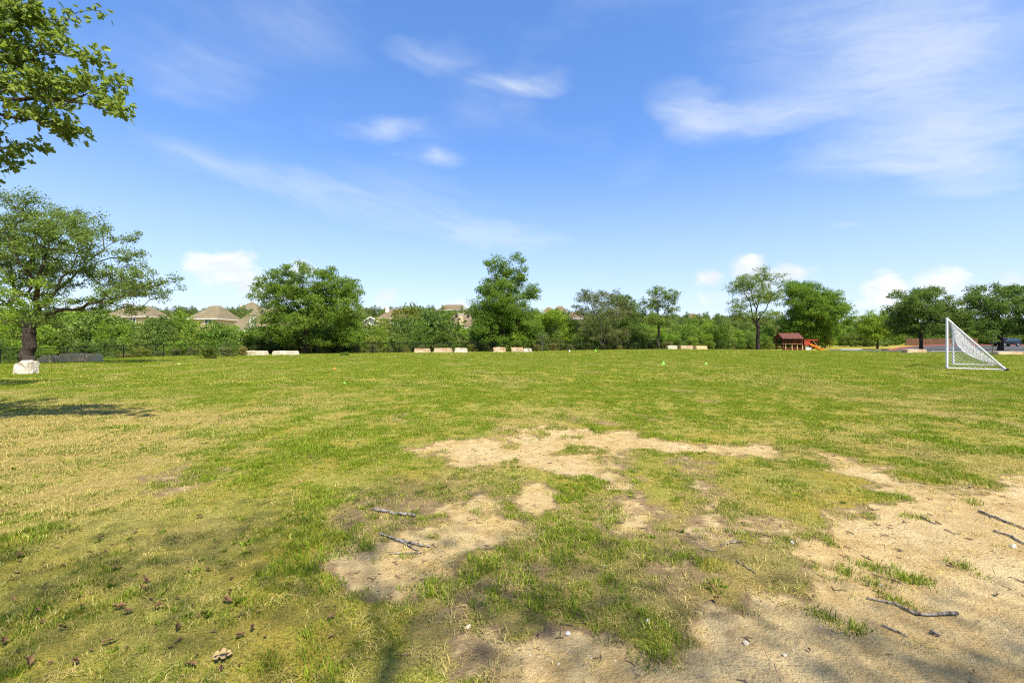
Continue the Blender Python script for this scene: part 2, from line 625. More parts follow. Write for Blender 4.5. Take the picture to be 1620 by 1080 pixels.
BARE = [
    (1.0, [gp(*p) for p in [(645, 708), (700, 700), (760, 697), (805, 690), (815, 680), (860, 674), (930, 680), (1000, 683), (1012, 694), (1060, 697), (1130, 704), (1200, 706),
                            (1236, 714), (1200, 722), (1120, 717), (1050, 713), (1000, 718), (955, 730), (975, 745), (1012, 760), (1000, 776), (950, 765), (900, 750), (850, 745), (800, 735), (745, 735), (700, 720)]]),
    (.9, [gp(*p) for p in [(815, 768), (868, 772), (878, 800), (835, 806)]]),
    (1.0, [gp(*p) for p in [(1320, 722), (1390, 735), (1430, 760), (1500, 775), (1560, 778), (1620, 755)]] + [(7.2, 5.6), (9.0, 4.2), (8.2, 2.4), (7.0, .4), (5.0, -1.4), (2.2, -2.0), (.2, -1.2), (-.4, .6)] +
     [gp(*p) for p in [(770, 1075), (800, 1015), (870, 990), (1000, 1010), (1060, 1030), (1110, 1010), (1130, 985), (1125, 955), (1210, 930), (1280, 955), (1330, 935), (1285, 890), (1215, 862), (1270, 850), (1330, 818), (1400, 800), (1455, 790), (1390, 765), (1335, 742)]]),
    (.86, [gp(*p) for p in [(525, 885), (590, 850), (640, 838), (690, 828), (720, 800), (770, 785), (805, 830), (850, 845), (800, 860), (735, 878), (705, 930), (640, 945), (560, 930)]]),
    (.55, [gp(*p) for p in [(1060, 722), (1095, 720), (1125, 745), (1150, 790), (1210, 815), (1300, 838), (1250, 870), (1150, 862), (1060, 840), (1100, 800), (1080, 760)]]),
    (.6, [gp(*p) for p in [(930, 800), (1010, 790), (1080, 810), (1000, 850), (950, 830)]]),
    (.62, [gp(*p) for p in [(735, 1000), (800, 990), (850, 1075), (700, 1078), (740, 1040)]]),
    (.5, [gp(*p) for p in [(235, 750), (300, 728), (345, 745), (330, 772), (250, 785)]]),
    (.42, [gp(*p) for p in [(560, 780), (640, 770), (760, 790), (700, 820), (600, 850), (540, 840), (500, 900), (480, 940), (520, 820)]]),
    (.4, [gp(*p) for p in [(700, 935), (780, 905), (860, 870), (900, 900), (860, 950), (760, 970), (700, 980)]]),
    (.4, [gp(*p) for p in [(1010, 860), (1130, 865), (1200, 900), (1110, 940), (1010, 930)]]),
    (.30, [gp(*p) for p in [(520, 765), (760, 745), (1000, 785), (1300, 835), (1280, 960), (1130, 1000), (900, 1000), (720, 1076), (600, 1076), (640, 960), (520, 900)]]),
    (.20, [gp(*p) for p in [(180, 880), (420, 840), (520, 900), (600, 1076), (100, 1076)]]),
    (.45, [gp(*p) for p in [(880, 660), (912, 660), (905, 668), (885, 668)]]), (.45, [gp(*p) for p in [(945, 663), (970, 663), (965, 670), (945, 670)]]),
    (.42, [gp(*p) for p in [(1430, 715), (1475, 716), (1470, 728), (1440, 727)]]),
    (.35, [gp(*p) for p in [(330, 655), (370, 650), (375, 668), (335, 672)]]), (.3, [gp(*p) for p in [(1480, 655), (1570, 645), (1600, 655), (1500, 668)]]),
]


def poly_sdf(px_, py_, poly):
    d = np.full(px_.shape, 1e9)
    ins = np.zeros(px_.shape, bool)
    n = len(poly)
    for i in range(n):
        ax, ay = poly[i]
        bx, by = poly[(i + 1) % n]
        ex, ey = bx - ax, by - ay
        t = np.clip(((px_ - ax) * ex + (py_ - ay) * ey) / (ex * ex + ey * ey + 1e-12), 0, 1)
        d = np.minimum(d, (px_ - ax - ex * t) ** 2 + (py_ - ay - ey * t) ** 2)
        c = ((ay > py_) != (by > py_)) & (px_ < (bx - ax) * (py_ - ay) / (by - ay + 1e-12) + ax)
        ins ^= c
    d = np.sqrt(d)
    return np.where(ins, d, -d)


def bare_mask(x, y):
    """0 = turf, 1 = bare earth"""
    out = np.zeros(x.shape)
    near = (np.abs(x) < 16) & (y > -4) & (y < 16)
    xx, yy = x[near], y[near]
    if xx.size:
        e = (fbm(xx * 3.2, yy * 3.2, 5, 5, .6) - .5)
        r = np.zeros(xx.shape)
        for s, poly in BARE:
            sc = np.clip(np.abs(yy) / 6, .4, 1.4)
            d = poly_sdf(xx, yy, poly) + e * .95 * sc
            r = np.maximum(r, s * sstep(-.34, .26, d / sc))
        # tufts surviving inside the worn ground
        tuft = sstep(.70, .80, fbm(xx * 2.3, yy * 2.3, 31, 4))
        r = r * (1 - .9 * tuft * sstep(2.6, 3.4, yy))
        out[near] = r
    # thin spots spread over the whole field
    thin = sstep(.66, .82, fbm(x * .8, y * .45, 77, 5, .6))
    return np.maximum(out, thin * .38)


def dry_mask(x, y):
    """0 = lush, 1 = straw coloured"""
    b = fbm(x * .55, y * .33, 41, 5, .6)
    d = sstep(.42, .72, b) * (.75 - .3 * sstep(5, 14, y)) + .02 * sstep(5, 14, y)
    # the left of the field is drier
    left = sstep(.45, 1.0, -x / np.maximum(y, 2)) * sstep(2.6, 4.2, y) * sstep(17, 9, y)
    d = d * .9 + left * .62
    d = d * (1 - .45 * sstep(5.0, 3.0, y))
    far = sstep(12, 50, y)
    d = d * (1 - .2 * far) + .1 * far
    return np.clip(d, 0, 1)


def axis(lo, dense0, dense1, hi, step, ratio):
    a = list(np.arange(dense0, dense1, step))
    s, v = step, a[-1]
    while v < hi:
        s *= ratio
        v += s
        a.append(v)
    s, v = step, a[0]
    pre = []
    while v > lo:
        s *= ratio
        v -= s
        pre.append(v)
    return np.array(pre[::-1] + a)


gx = axis(-3000, -8.0, 8.0, 3000, .042, 1.055)
gy = axis(-60, .8, 9.0, 3500, .033, 1.035)
GXX, GYY = np.meshgrid(gx, gy)
fxx, fyy = GXX.ravel(), GYY.ravel()
gz = zg(fxx, fyy)
gbare = bare_mask(fxx, fyy)
gdry = dry_mask(fxx, fyy)
nearw = sstep(40, 8, np.hypot(fxx, fyy))
gz = gz + nearw * ((fbm(fxx * 1.6, fyy * 1.6, 3, 4) - .5) * .05 + (fbm(fxx * 9, fyy * 9, 8, 3) - .5) * .014 - gbare * .022)
ny, nx = len(gy), len(gx)
idx = np.arange(nx * ny).reshape(ny, nx)
quads = np.stack([idx[:-1, :-1].ravel(), idx[:-1, 1:].ravel(), idx[1:, 1:].ravel(), idx[1:, :-1].ravel()], 1)
gme = mesh_np('ground', np.stack([fxx, fyy, gz], 1), quads, {'bare': gbare, 'dry': gdry}, smooth=True)


def zsurf(x, y):
    """height of the ground surface with its small relief"""
    x = np.asarray(x, float)
    y = np.asarray(y, float)
    w = sstep(40, 8, np.hypot(x, y))
    return zg(x, y) + w * ((fbm(x * 1.6, y * 1.6, 3, 4) - .5) * .05 + (fbm(x * 9, y * 9, 8, 3) - .5) * .014 - bare_mask(x, y) * .022)


def ground_material():
    b = NB('ground_turf_and_earth')
    co = b.coord()
    bare, dry = b.attr('bare'), b.attr('dry')
    n_f = b.noise(60, 6, .65, co)
    n_m = b.noise(7, 6, .6, co)
    n_l = b.noise(1.1, 5, .55, co)
    n_g = b.noise(240, 3, .6, co)
    mask = b.mr(b.math('ADD', bare, b.math('MULTIPLY', b.math('SUBTRACT', n_m, .5), .95)), .40, .72)
    # turf seen between the blades
    green = b.mix(b.mr(n_f, .3, .7), (.17, .155, .03), (.34, .32, .055))
    green = b.mix(b.mr(n_l, .35, .65), green, b.mix(1.0, green, (1.15, .95, .8), 'MULTIPLY'))
    straw = b.mix(b.mr(n_f, .35, .7), (.25, .185, .055), (.47, .36, .12))
    turf = b.mix(b.mr(b.math('ADD', dry, b.math('MULTIPLY', b.math('SUBTRACT', n_m, .5), .7)), .25, .85), green, straw)
    thatch = b.mix(b.mr(n_g, .35, .7), (.15, .095, .045), (.35, .245, .125))
    turf = b.mix(b.mr(bare, .15, .45), turf, thatch)
    # bare earth
    earth = b.mix(b.mr(n_m, .3, .72), (.4, .265, .105), (.56, .41, .185))
    earth = b.mix(b.math('MULTIPLY', b.mr(n_l, .4, .7), .55), earth, (.63, .485, .265))
    earth = b.mix(b.math('MULTIPLY', b.mr(n_g, .5, .72), .4), earth, (.27, .18, .07))
    earth = b.mix(b.math('MULTIPLY', b.mr(n_f, .55, .72), .35), earth, (.3, .2, .08))
    n_c = b.noise(30, 5, .7, co)
    earth = b.mix(b.math('MULTIPLY', b.mr(n_c, .5, .7), .45), earth, (.32, .21, .085))
    n_s = b.noise(2.6, 6, .7, b.mapping(co, (1, 2.2, 1), (0, 0, .5)), .6)
    earth = b.mix(b.math('MULTIPLY', b.mr(n_s, .52, .7), .45), earth, (.34, .225, .09))
    vo = b.n('ShaderNodeTexVoronoi', feature='DISTANCE_TO_EDGE')
    b.put(vo.inputs['Vector'], co)
    vo.inputs['Scale'].default_value = 5.0
    crack = b.math('MULTIPLY', b.mr(vo.outputs['Distance'], .0, .02, 1, 0), b.mr(n_l, .5, .6))
    earth = b.mix(b.math('MULTIPLY', crack, .22), earth, (.16, .1, .05))
    sp = b.n('ShaderNodeTexVoronoi')
    b.put(sp.inputs['Vector'], co)
    sp.inputs['Scale'].default_value = 26
    peb = b.mr(sp.outputs['Distance'], .1, .17, 1, 0)
    peb = b.math('MULTIPLY', peb, b.mr(n_m, .5, .58))
    earth = b.mix(b.math('MULTIPLY', peb, .6), earth, (.62, .53, .38))
    col = b.mix(mask, turf, earth)
    h = b.math('ADD', b.math('MULTIPLY', n_f, .6), b.math('ADD', n_m, b.math('MULTIPLY', peb, .25)))
    h = b.math('SUBTRACT', h, b.math('MULTIPLY', crack, .25))
    MAT['ground'] = b.done(b.bsdf(col, .95, .1, 0, b.bump(b.math('ADD', h, b.math('MULTIPLY', n_c, 1.2)), .8, .035)))


ground_material()
ground = link('ground', gme, MAT['ground'])
tag(ground, 'worn green and straw coloured playing field with bare earth patches', 'ground', kind='structure')


# ------------------------------------------------------------------ grass (uncountable: one object of instanced clumps per kind)
rng = np.random.default_rng(11)
proto_col = bpy.data.collections.new('grass_clumps')


def blade_clump(name, n, rad, h0, h1, w, lean, mat, flat=False):
    V, Fc, A = [], [], []
    for i in range(n):
        a = rng.uniform(0, 6.283)
        r = rad * math.sqrt(rng.uniform())
        bx, by = r * math.cos(a), r * math.sin(a)
        h = rng.uniform(h0, h1)
        t = rng.uniform(0, 6.283)
        ln = rng.uniform(.25, 1.0) * lean
        dx, dy = math.cos(t) * ln * h, math.sin(t) * ln * h
        sx, sy = -math.sin(t + rng.uniform(-.6, .6)), math.cos(t)
        ww = w * rng.uniform(.7, 1.3)
        b = len(V)
        zz = (0.0, .55, .95) if not flat else (.05, .3, .12)
        for k, (f, q) in enumerate(((0, 1), (.45, .85))):
            z = h * zz[k]
            ox, oy = dx * (f ** 1.6), dy * (f ** 1.6)
            V += [(bx + ox - sx * ww * q / 2, by + oy - sy * ww * q / 2, z - .004), (bx + ox + sx * ww * q / 2, by + oy + sy * ww * q / 2, z - .004)]
        V.append((bx + dx, by + dy, h * zz[2]))
        Fc += [(b, b + 1, b + 3), (b, b + 3, b + 2), (b + 2, b + 3, b + 4)]
        A += [rng.uniform()] * 5
    me = mesh_np(name, V, Fc, {'v': A})
    me.materials.append(mat)
    o = bpy.data.objects.new(name, me)
    proto_col.objects.link(o)
    return o


def grass_material():
    b = NB('grass_blades')
    v = b.attr('v')
    dry = b.attr('dry', 'INSTANCER')
    rnd = b.attr('rnd', 'INSTANCER')
    g = b.mix(v, (.075, .125, .012), (.335, .405, .036))
    s = b.mix(v, (.29, .22, .065), (.66, .54, .2))
    k = b.math('ADD', dry, b.math('MULTIPLY', b.math('SUBTRACT', v, .5), .9))
    k = b.math('ADD', k, b.math('MULTIPLY', b.math('SUBTRACT', rnd, .5), .35))
    c = b.mix(b.mr(k, .32, .78), g, s)
    c = b.mix(1.0, c, b.mix(rnd, (.68, .72, .7), (1.24, 1.2, 1.2)), 'MULTIPLY')
    p = b.bsdf(c, .7, .05)
    t = b.n('ShaderNodeBsdfTranslucent')
    b.put(t.inputs[0], b.mix(1.0, c, (1.2, 1.25, .7), 'MULTIPLY'))
    ms = b.n('ShaderNodeMixShader')
    ms.inputs[0].default_value = .35
    b.t.links.new(p, ms.inputs[1])
    b.t.links.new(t.outputs[0], ms.inputs[2])
    MAT['grass'] = b.done(ms.outputs[0])


grass_material()
GK = 4
for k in range(GK):
    blade_clump('a_near_%d' % k, 16, .05, .018, .05, .0042, 1.0, MAT['grass'])
for k in range(GK):
    blade_clump('b_mid_%d' % k, 30, .12, .02, .055, .0075, 1.0, MAT['grass'])
for k in range(GK):
    blade_clump('c_far_%d' % k, 36, .3, .025, .07, .018, 1.0, MAT['grass'])
for k in range(GK):
    blade_clump('d_straw_%d' % k, 14, .07, .04, .09, .0034, 1.3, MAT['grass'], flat=True)


for k in range(GK):
    blade_clump('e_weed_%d' % k, 11, .03, .02, .04, .016, 1.6, MAT['grass'])


def scatter(y0, y1, dens):
    w = 1.2 * y1 + 2.6
    n = int(2 * w * (y1 - y0) * dens)
    y = rng.uniform(y0, y1, n)
    x = rng.uniform(-w, w, n)
    m = np.abs(x) < 1.2 * y + 2.6
    return x[m], y[m]


pts = []


def add_grass(x, y, base, keep, scale, dry):
    m = rng.uniform(size=x.size) < keep
    x, y, scale, dry = x[m], y[m], scale[m], dry[m]
    pts.append(np.stack([x, y, zsurf(x, y), rng.uniform(0, 6.283, x.size), scale, base + rng.integers(0, GK, x.size), dry, rng.uniform(size=x.size)], 1))


for (y0, y1, dens, base, smax) in ((.4, 6.5, 740, 0, .9), (6.0, 16, 190, GK, .9), (15, 42, 30, 2 * GK, 1.0), (40, 78, 8, 2 * GK, 1.7)):
    x, y = scatter(y0, y1, dens)
    bm_ = bare_mask(x, y)
    lush = .62 * fbm(x * 2.2, y * 1.8, 91, 4) + .38 * fbm(x * 8, y * 6, 92, 3)
    fine = fbm(x * 6, y * 5, 19, 3)
    lush = lush + (.53 - lush) * .5 * sstep(6, 14, y)
    keep = sstep(.62, .22, bm_ + (fine - .5) * 1.1 + (lush - .5) * -.8) * np.clip(.5 + 1.2 * sstep(.3, .6, lush), 0, 1)
    sc = (.5 + .62 * sstep(.4, .72, lush) + .3 * (fine - .5)) * smax
    d = dry_mask(x, y) + .32 * sstep(.52, .34, lush) * 1.6 + .4 * sstep(.2, .5, bm_) * sstep(.6, .4, lush) - .3 * sstep(.5, .64, lush) + 1.1 * (fbm(x * 9, y * 9, 93, 3) - .5) * sstep(9, 4, y)
    add_grass(x, y, base, keep, sc, d)
# straw litter round the worn ground
x, y = scatter(.4, 9, 240)
bm_ = bare_mask(x, y)
keep = np.clip(sstep(.12, .4, bm_) * sstep(1.05, .6, bm_), 0, 1) * .9 + .12 * dry_mask(x, y)
add_grass(x, y, 3 * GK, np.maximum(keep * sstep(.3, .6, fbm(x * 2.5, y * 2.5, 62, 4)), .55 * sstep(.48, .62, fbm(x * 4, y * 4, 63, 4)) * sstep(.9, .4, bm_)), rng.uniform(.6, 1.2, x.size), rng.uniform(.5, 1.4, x.size))

x, y = scatter(1.4, 12, 16)
add_grass(x, y, 4 * GK, sstep(.75, .3, bare_mask(x, y)) * sstep(.5, .62, fbm(x * 1.1, y * 1.1, 222, 4)), rng.uniform(.5, 1.1, x.size), np.full(x.size, .12))
# small lone tufts on the bare earth
for (tx, ty, tn, tr) in [(*gp(1380, 890), 16, .06), (*gp(1437, 908), 26, .05), (*gp(1345, 907), 22, .09), (*gp(1342, 982), 10, .04), (*gp(1443, 812), 8, .05), (*gp(1541, 793), 8, .06),
                         (*gp(905, 690), 20, .12), (*gp(1300, 965), 10, .05), (*gp(1160, 745), 14, .1), (*gp(990, 745), 10, .1), (*gp(1430, 945), 9, .05)]:
    x = tx + rng.normal(0, tr, tn)
    y = ty + rng.normal(0, tr * .8, tn)
    add_grass(x, y, 0, np.ones(tn), rng.uniform(.7, 1.2, tn), np.full(tn, .05))
P = np.concatenate(pts)
print('grass clumps', len(P))


def instancer(name, P, coll, mat):
    me = bpy.data.meshes.new(name)
    me.vertices.add(len(P))
    me.vertices.foreach_set('co', P[:, :3].astype(np.float32).ravel())
    for an, ci in (('rot', 3), ('scl', 4), ('dry', 6), ('rnd', 7)):
        a = me.attributes.new(an, 'FLOAT', 'POINT')
        a.data.foreach_set('value', P[:, ci].astype(np.float32))
    a = me.attributes.new('pick', 'INT', 'POINT')
    a.data.foreach_set('value', P[:, 5].astype(np.int32))
    o = link(name, me, mat)
    g = bpy.data.node_groups.new(name, 'GeometryNodeTree')
    g.interface.new_socket('Geometry', in_out='INPUT', socket_type='NodeSocketGeometry')
    g.interface.new_socket('Geometry', in_out='OUTPUT', socket_type='NodeSocketGeometry')
    N, L = g.nodes, g.links
    gi, go = N.new('NodeGroupInput'), N.new('NodeGroupOutput')
    ip = N.new('GeometryNodeInstanceOnPoints')
    ci = N.new('GeometryNodeCollectionInfo')
    ci.inputs['Collection'].default_value = coll
    ci.inputs['Separate Children'].default_value = True
    ci.inputs['Reset Children'].default_value = True

    def na(nm, ty):
        n = N.new('GeometryNodeInputNamedAttribute')
        n.data_type = ty
        n.inputs['Name'].default_value = nm
        return n.outputs['Attribute']
    cx = N.new('ShaderNodeCombineXYZ')
    L.new(na('rot', 'FLOAT'), cx.inputs[2])
    er = N.new('FunctionNodeEulerToRotation')
    L.new(cx.outputs[0], er.inputs[0])
    L.new(gi.outputs[0], ip.inputs['Points'])
    L.new(ci.outputs[0], ip.inputs['Instance'])
    ip.inputs['Pick Instance'].default_value = True
    L.new(na('pick', 'INT'), ip.inputs['Instance Index'])
    L.new(er.outputs[0], ip.inputs['Rotation'])
    L.new(na('scl', 'FLOAT'), ip.inputs['Scale'])
    L.new(ip.outputs[0], go.inputs[0])
    md = o.modifiers.new('scatter', 'NODES')
    md.node_group = g
    return o


grass = instancer('grass', P, proto_col, MAT['grass'])
tag(grass, 'short patchy green and straw coloured grass of the field', 'grass', kind='stuff')
# ------------------------------------------------------------------ trees
def grow(seed, paths, pts, tip_r, base_r, wob=.08, up=.25, pl=.3):
    """connect every foliage point to the growing skeleton; returns nodes, parents, radii"""
    rg = np.random.default_rng(seed)
    nodes, par, plen = [], [], []
    for path in paths:
        path = [np.array(p, float) for p in path]
        if not nodes:
            last = -1
            start = 0
        else:
            arr = np.array(nodes)
            last = int(np.argmin(((arr - path[0]) ** 2).sum(1)))
            start = 1
        for i in range(start, len(path)):
            a = nodes[last] if last >= 0 else path[0]
            seg = path[i] - a
            k = 1 if last < 0 else max(3, int(np.linalg.norm(seg) / .5))
            bend = rg.normal(0, .05, 3) * np.linalg.norm(seg)
            for j in range(1, k + 1):
                p = a + seg * j / k + bend * math.sin(math.pi * j / k)
                if 0 < j < k or i < len(path) - 1:
                    p = p + rg.normal(0, wob * .5, 3) * (0 if last < 0 else 1)
                plen.append(0 if last < 0 else plen[last] + np.linalg.norm(p - nodes[last]))
                nodes.append(p)
                par.append(last)
                last = len(nodes) - 1
    cap = len(nodes) + len(pts) * 5 + 8
    NA = np.zeros((cap, 3))
    NA[:len(nodes)] = nodes
    PL = np.zeros(cap)
    PL[:len(nodes)] = plen
    n = len(nodes)
    zmin = NA[:n, 2].min() + (NA[:n, 2].max() - NA[:n, 2].min()) * .18
    c0 = NA[:n].mean(0)
    order = np.argsort(((NA[None, :n] - pts[:, None]) ** 2).sum(2).min(1))
    tips = []
    for q in order:
        p = pts[q]
        d = np.linalg.norm(NA[:n] - p, axis=1)
        cost = d + pl * PL[:n] + np.maximum(0, NA[:n, 2] - p[2] + .1 * d) * (1 + up)
        cost[NA[:n, 2] < zmin] += 2.0
        j = int(np.argmin(cost))
        a = NA[j]
        k = int(np.clip(d[j] / .45, 1, 4))
        sag = rg.normal(0, wob, 3) * d[j] + np.array([0, 0, .10 * d[j]])
        last = j
        for s in range(1, k + 1):
            t = s / k
            v = a + (p - a) * t + sag * math.sin(math.pi * t)
            NA[n] = v
            PL[n] = PL[last] + np.linalg.norm(v - NA[last])
            par.append(last)
            last = n
            n += 1
        tips.append((last, q))
    NA = NA[:n]
    par = np.array(par)
    acc = np.zeros(n)
    haschild = np.zeros(n, bool)
    haschild[par[par >= 0]] = True
    e = 2.25
    acc[~haschild] = 1.0
    for i in range(n - 1, 0, -1):
        if par[i] >= 0:
            acc[par[i]] += acc[i]
    rr = tip_r * acc ** (1 / e)
    rr = rr * np.where(rr > tip_r * 3, 1, 1)
    k = base_r / rr[0]
    w = np.clip((rr - tip_r) / (rr[0] - tip_r + 1e-9), 0, 1)
    rr = rr * (1 + (k - 1) * w ** 1.1)
    z0 = NA[0, 2]
    rr *= 1 + .3 * np.exp(-np.maximum(NA[:, 2] - z0, 0) / (base_r * 1.2 + .05)) * (w > .5)
    return NA, par, rr


def branch_mesh(name, NA, par, rr, min_r=0.0):
    V, Q = [], []
    nb = 0
    child = np.where(par >= 0)[0]
    child = child[rr[child] > min_r]
    for i in child:
        j = par[i]
        a, b = NA[j], NA[i]
        d = b - a
        L = np.linalg.norm(d)
        if L < 1e-5:
            continue
        d = d / L
        r1, r0 = rr[i], min(rr[j], rr[i] * 1.35)
        ns = 4 if r1 < .03 else (6 if r1 < .1 else 12)
        u = np.array([0, 0, 1.]) if abs(d[2]) < .9 else np.array([1., 0, 0])
        x = np.cross(d, u)
        x /= np.linalg.norm(x)
        y = np.cross(d, x)
        an = np.arange(ns) * 2 * math.pi / ns
        ring = np.cos(an)[:, None] * x + np.sin(an)[:, None] * y
        V.append(a - d * r0 * .3 + ring * r0)
        V.append(b + d * r1 * .3 + ring * r1)
        k = np.arange(ns)
        k2 = (k + 1) % ns
        Q.append(np.stack([nb + k, nb + k2, nb + ns + k2, nb + ns + k], 1))
        nb += 2 * ns
    return mesh_np(name, np.concatenate(V), np.concatenate(Q), smooth=True)


LEAF_DIAMOND = (np.array([(0, 0, 0), (.5, .26, .05), (1, 0, -.06), (.5, -.26, .05)]), np.array([(0, 1, 2), (0, 2, 3)]))
OUT = [(.0, .012), (.2, .05), (.26, .26), (.38, .27), (.42, .10), (.54, .34), (.68, .31), (.66, .10), (.79, .2), (.88, .13), (1, 0)]
SPX = [0, .25, .46, .70, 1.0]


def lobed_leaf():
    LV = [(x, 0, -.06 * x * x) for x in SPX]
    LF = []
    for sgn in (1, -1):
        b = len(LV)
        LV += [(x, sgn * y, .3 * y - .1 * x * x) for x, y in OUT[:-1]]
        ids = [b + k for k in range(len(OUT) - 1)] + [4]
        near = [0, 1, 1, 1, 2, 2, 3, 3, 3, 3, 4]
        for k in range(len(ids) - 1):
            t = [(near[k], ids[k], ids[k + 1])]
            if near[k] != near[k + 1]:
                t.append((near[k], ids[k + 1], near[k + 1]))
            LF += [q for q in t if len(set(q)) == 3]
    return np.array(LV), np.array(LF)


LEAF_LOBED = lobed_leaf()


def leaf_mesh(name, seed, centers, per, clump, size, shape=LEAF_DIAMOND, up=.7, flat=.65, cval=None, dirs=None):
    rg = np.random.default_rng(seed)
    n = len(centers) * per
    ci = np.repeat(np.arange(len(centers)), per)
    g = rg.normal(size=(n, 3))
    g /= np.linalg.norm(g, axis=1)[:, None] + 1e-9
    g *= (rg.uniform(size=n) ** .5)[:, None]
    g *= np.array([1, 1, flat]) * clump * rg.uniform(.6, 1.25, len(centers))[ci][:, None]
    pos = centers[ci] + g
    nrm = rg.normal(size=(n, 3)) + np.array([0, 0, up]) + g / clump * .5
    nrm /= np.linalg.norm(nrm, axis=1)[:, None]
    t = rg.normal(size=(n, 3)) + g / clump * .8
    t -= nrm * (t * nrm).sum(1)[:, None]
    t /= np.linalg.norm(t, axis=1)[:, None] + 1e-9
    b = np.cross(nrm, t)
    s = size * rg.uniform(.65, 1.3, n)
    sv, sf = shape
    V = pos[:, None, :] + (t[:, None, :] * sv[None, :, 0:1] + b[:, None, :] * sv[None, :, 1:2] + nrm[:, None, :] * sv[None, :, 2:3]) * s[:, None, None]
    k = len(sv)
    Fc = (np.arange(n) * k)[:, None, None] + sf[None]
    cv = rg.uniform(size=len(centers)) if cval is None else cval
    v = np.clip(.15 + .45 * cv[ci] + rg.uniform(-.2, .45, n), 0, 1)
    w = np.clip(.5 * rg.uniform(size=len(centers))[ci] + .5 * rg.uniform(size=n), 0, 1)
    return mesh_np(name, V.reshape(-1, 3), Fc.reshape(-1, 3), {'v': np.repeat(v, k), 'w': np.repeat(w, k)})


def sample_lobes(seed, lobes, n, gap, shell=.45, vexp=.8):
    """lobes: (cx,cy,cz,rx,ry,rz); points with a minimum gap, denser towards the lobe skins"""
    rg = np.random.default_rng(seed)
    lob = np.array(lobes, float)
    vol = lob[:, 3] * lob[:, 4] * lob[:, 5]
    pr = vol ** vexp
    pr /= pr.sum()
    out = np.zeros((n, 3))
    m = 0
    tries = 0
    while m < n and tries < n * 30:
        tries += 1
        l = lob[rg.choice(len(lob), p=pr)]
        d = rg.normal(size=3)
        d /= np.linalg.norm(d)
        r = rg.uniform() ** shell
        p = l[:3] + d * r * l[3:]
        if m and ((out[:m] - p) ** 2).sum(1).min() < gap * gap * rg.uniform(.4, 1.2):
            continue
        out[m] = p
        m += 1
    return out[:m]


DENS = 1.4


def make_tree(name, label, px, Y, trunk, lobes, depth, base_r, n, per, clump, leaf, mat, bark='bark_dark', seed=1, gap=.35,
              cat='tree', group=None, shape=LEAF_DIAMOND, up=.7, tip=.012, shell=.45, min_r=.006, dead=0, pl=.3, vexp=.8):
    """trunk: list of paths given as photo points (px,py[,depth offset]); lobes: (px,py,rx,ry[,dy]) in photo pixels at depth Y"""
    base = onz(px, Y, -.05)
    rg = random.Random(seed * 13 + 5)

    def loc(p):
        dy = p[2] if len(p) > 2 else 0.0
        w = at(p[0], p[1], Y + dy)
        return (w.x - base.x, dy, w.z - base.z)
    paths = [[loc(p) for p in path] for path in trunk]
    paths[0][0] = (0, 0, 0)
    LB = []
    for lb in lobes:
        c = loc(lb[:2]) if len(lb) < 5 else loc((lb[0], lb[1], lb[4]))
        rx, rz = lb[2] / F * Y, lb[3] / F * Y
        if len(lb) > 4:
            LB.append((c[0], lb[4], c[2], rx, max(rx, rz) * .9, rz))
        else:
            for k in range(2):
                dy = rg.uniform(-1, 1) * depth * .62
                LB.append((c[0], dy, c[2], rx, max(min(rx, depth * .6), rz) * .9, rz))
    P_ = sample_lobes(seed, LB, int(n * DENS), gap * .78, shell, vexp)
    print(name, len(P_))
    NA, par, rr = grow(seed, paths, P_, tip, base_r, pl=pl)
    root = empty(name, base)
    tag(root, label, cat, group)
    link('trunk', branch_mesh('trunk', NA, par, rr, min_r), MAT[bark], root)
    keep = P_ if not dead else P_[np.random.default_rng(seed + 9).uniform(size=len(P_)) > dead]
    link('crown', leaf_mesh('crown', seed + 3, keep, int(per * 1.5), clump * 1.12, leaf, shape, up), MAT[mat], root)
    return root


# wide live oak by the fence on the left
make_tree('live_oak_tree', 'spreading live oak with thick dark trunk standing behind the white boulder', 43, 30,
          [[(43, 577), (44, 555), (46, 535), (50, 515)],
           [(50, 515), (58, 490), (60, 460, -1), (68, 420, -1.5), (80, 370, -1)],
           [(50, 515), (75, 497, -.5), (120, 487, -1.5), (165, 475, -2), (215, 462, -2), (255, 448, -1.5)],
           [(58, 490), (95, 455, .8), (130, 420, 1.5), (165, 395, 2)],
           [(48, 520), (20, 490, 1), (-20, 450, 2), (-60, 420, 2)],
           [(60, 460, -1), (30, 415, -2), (5, 370, -2)]],
          [(20, 375, 60, 42), (72, 345, 48, 26), (120, 365, 55, 30), (172, 388, 34, 30), (95, 410, 60, 34), (25, 440, 55, 40),
           (150, 432, 45, 22), (216, 447, 44, 24), (246, 442, 20, 18), (150, 480, 50, 14), (215, 470, 36, 13), (60, 325, 40, 14),
           (-30, 390, 55, 70), (-70, 460, 45, 50), (15, 500, 40, 22), (95, 505, 32, 10), (115, 455, 35, 16), (185, 372, 22, 18), (150, 355, 30, 18), (190, 405, 26, 20), (225, 460, 32, 14), (185, 455, 34, 16), (200, 490, 30, 10)],
          3.4, .34, 620, 50, .45, .13, 'oak_leaf', seed=3, gap=.36, pl=.2, tip=.014, shell=.5)

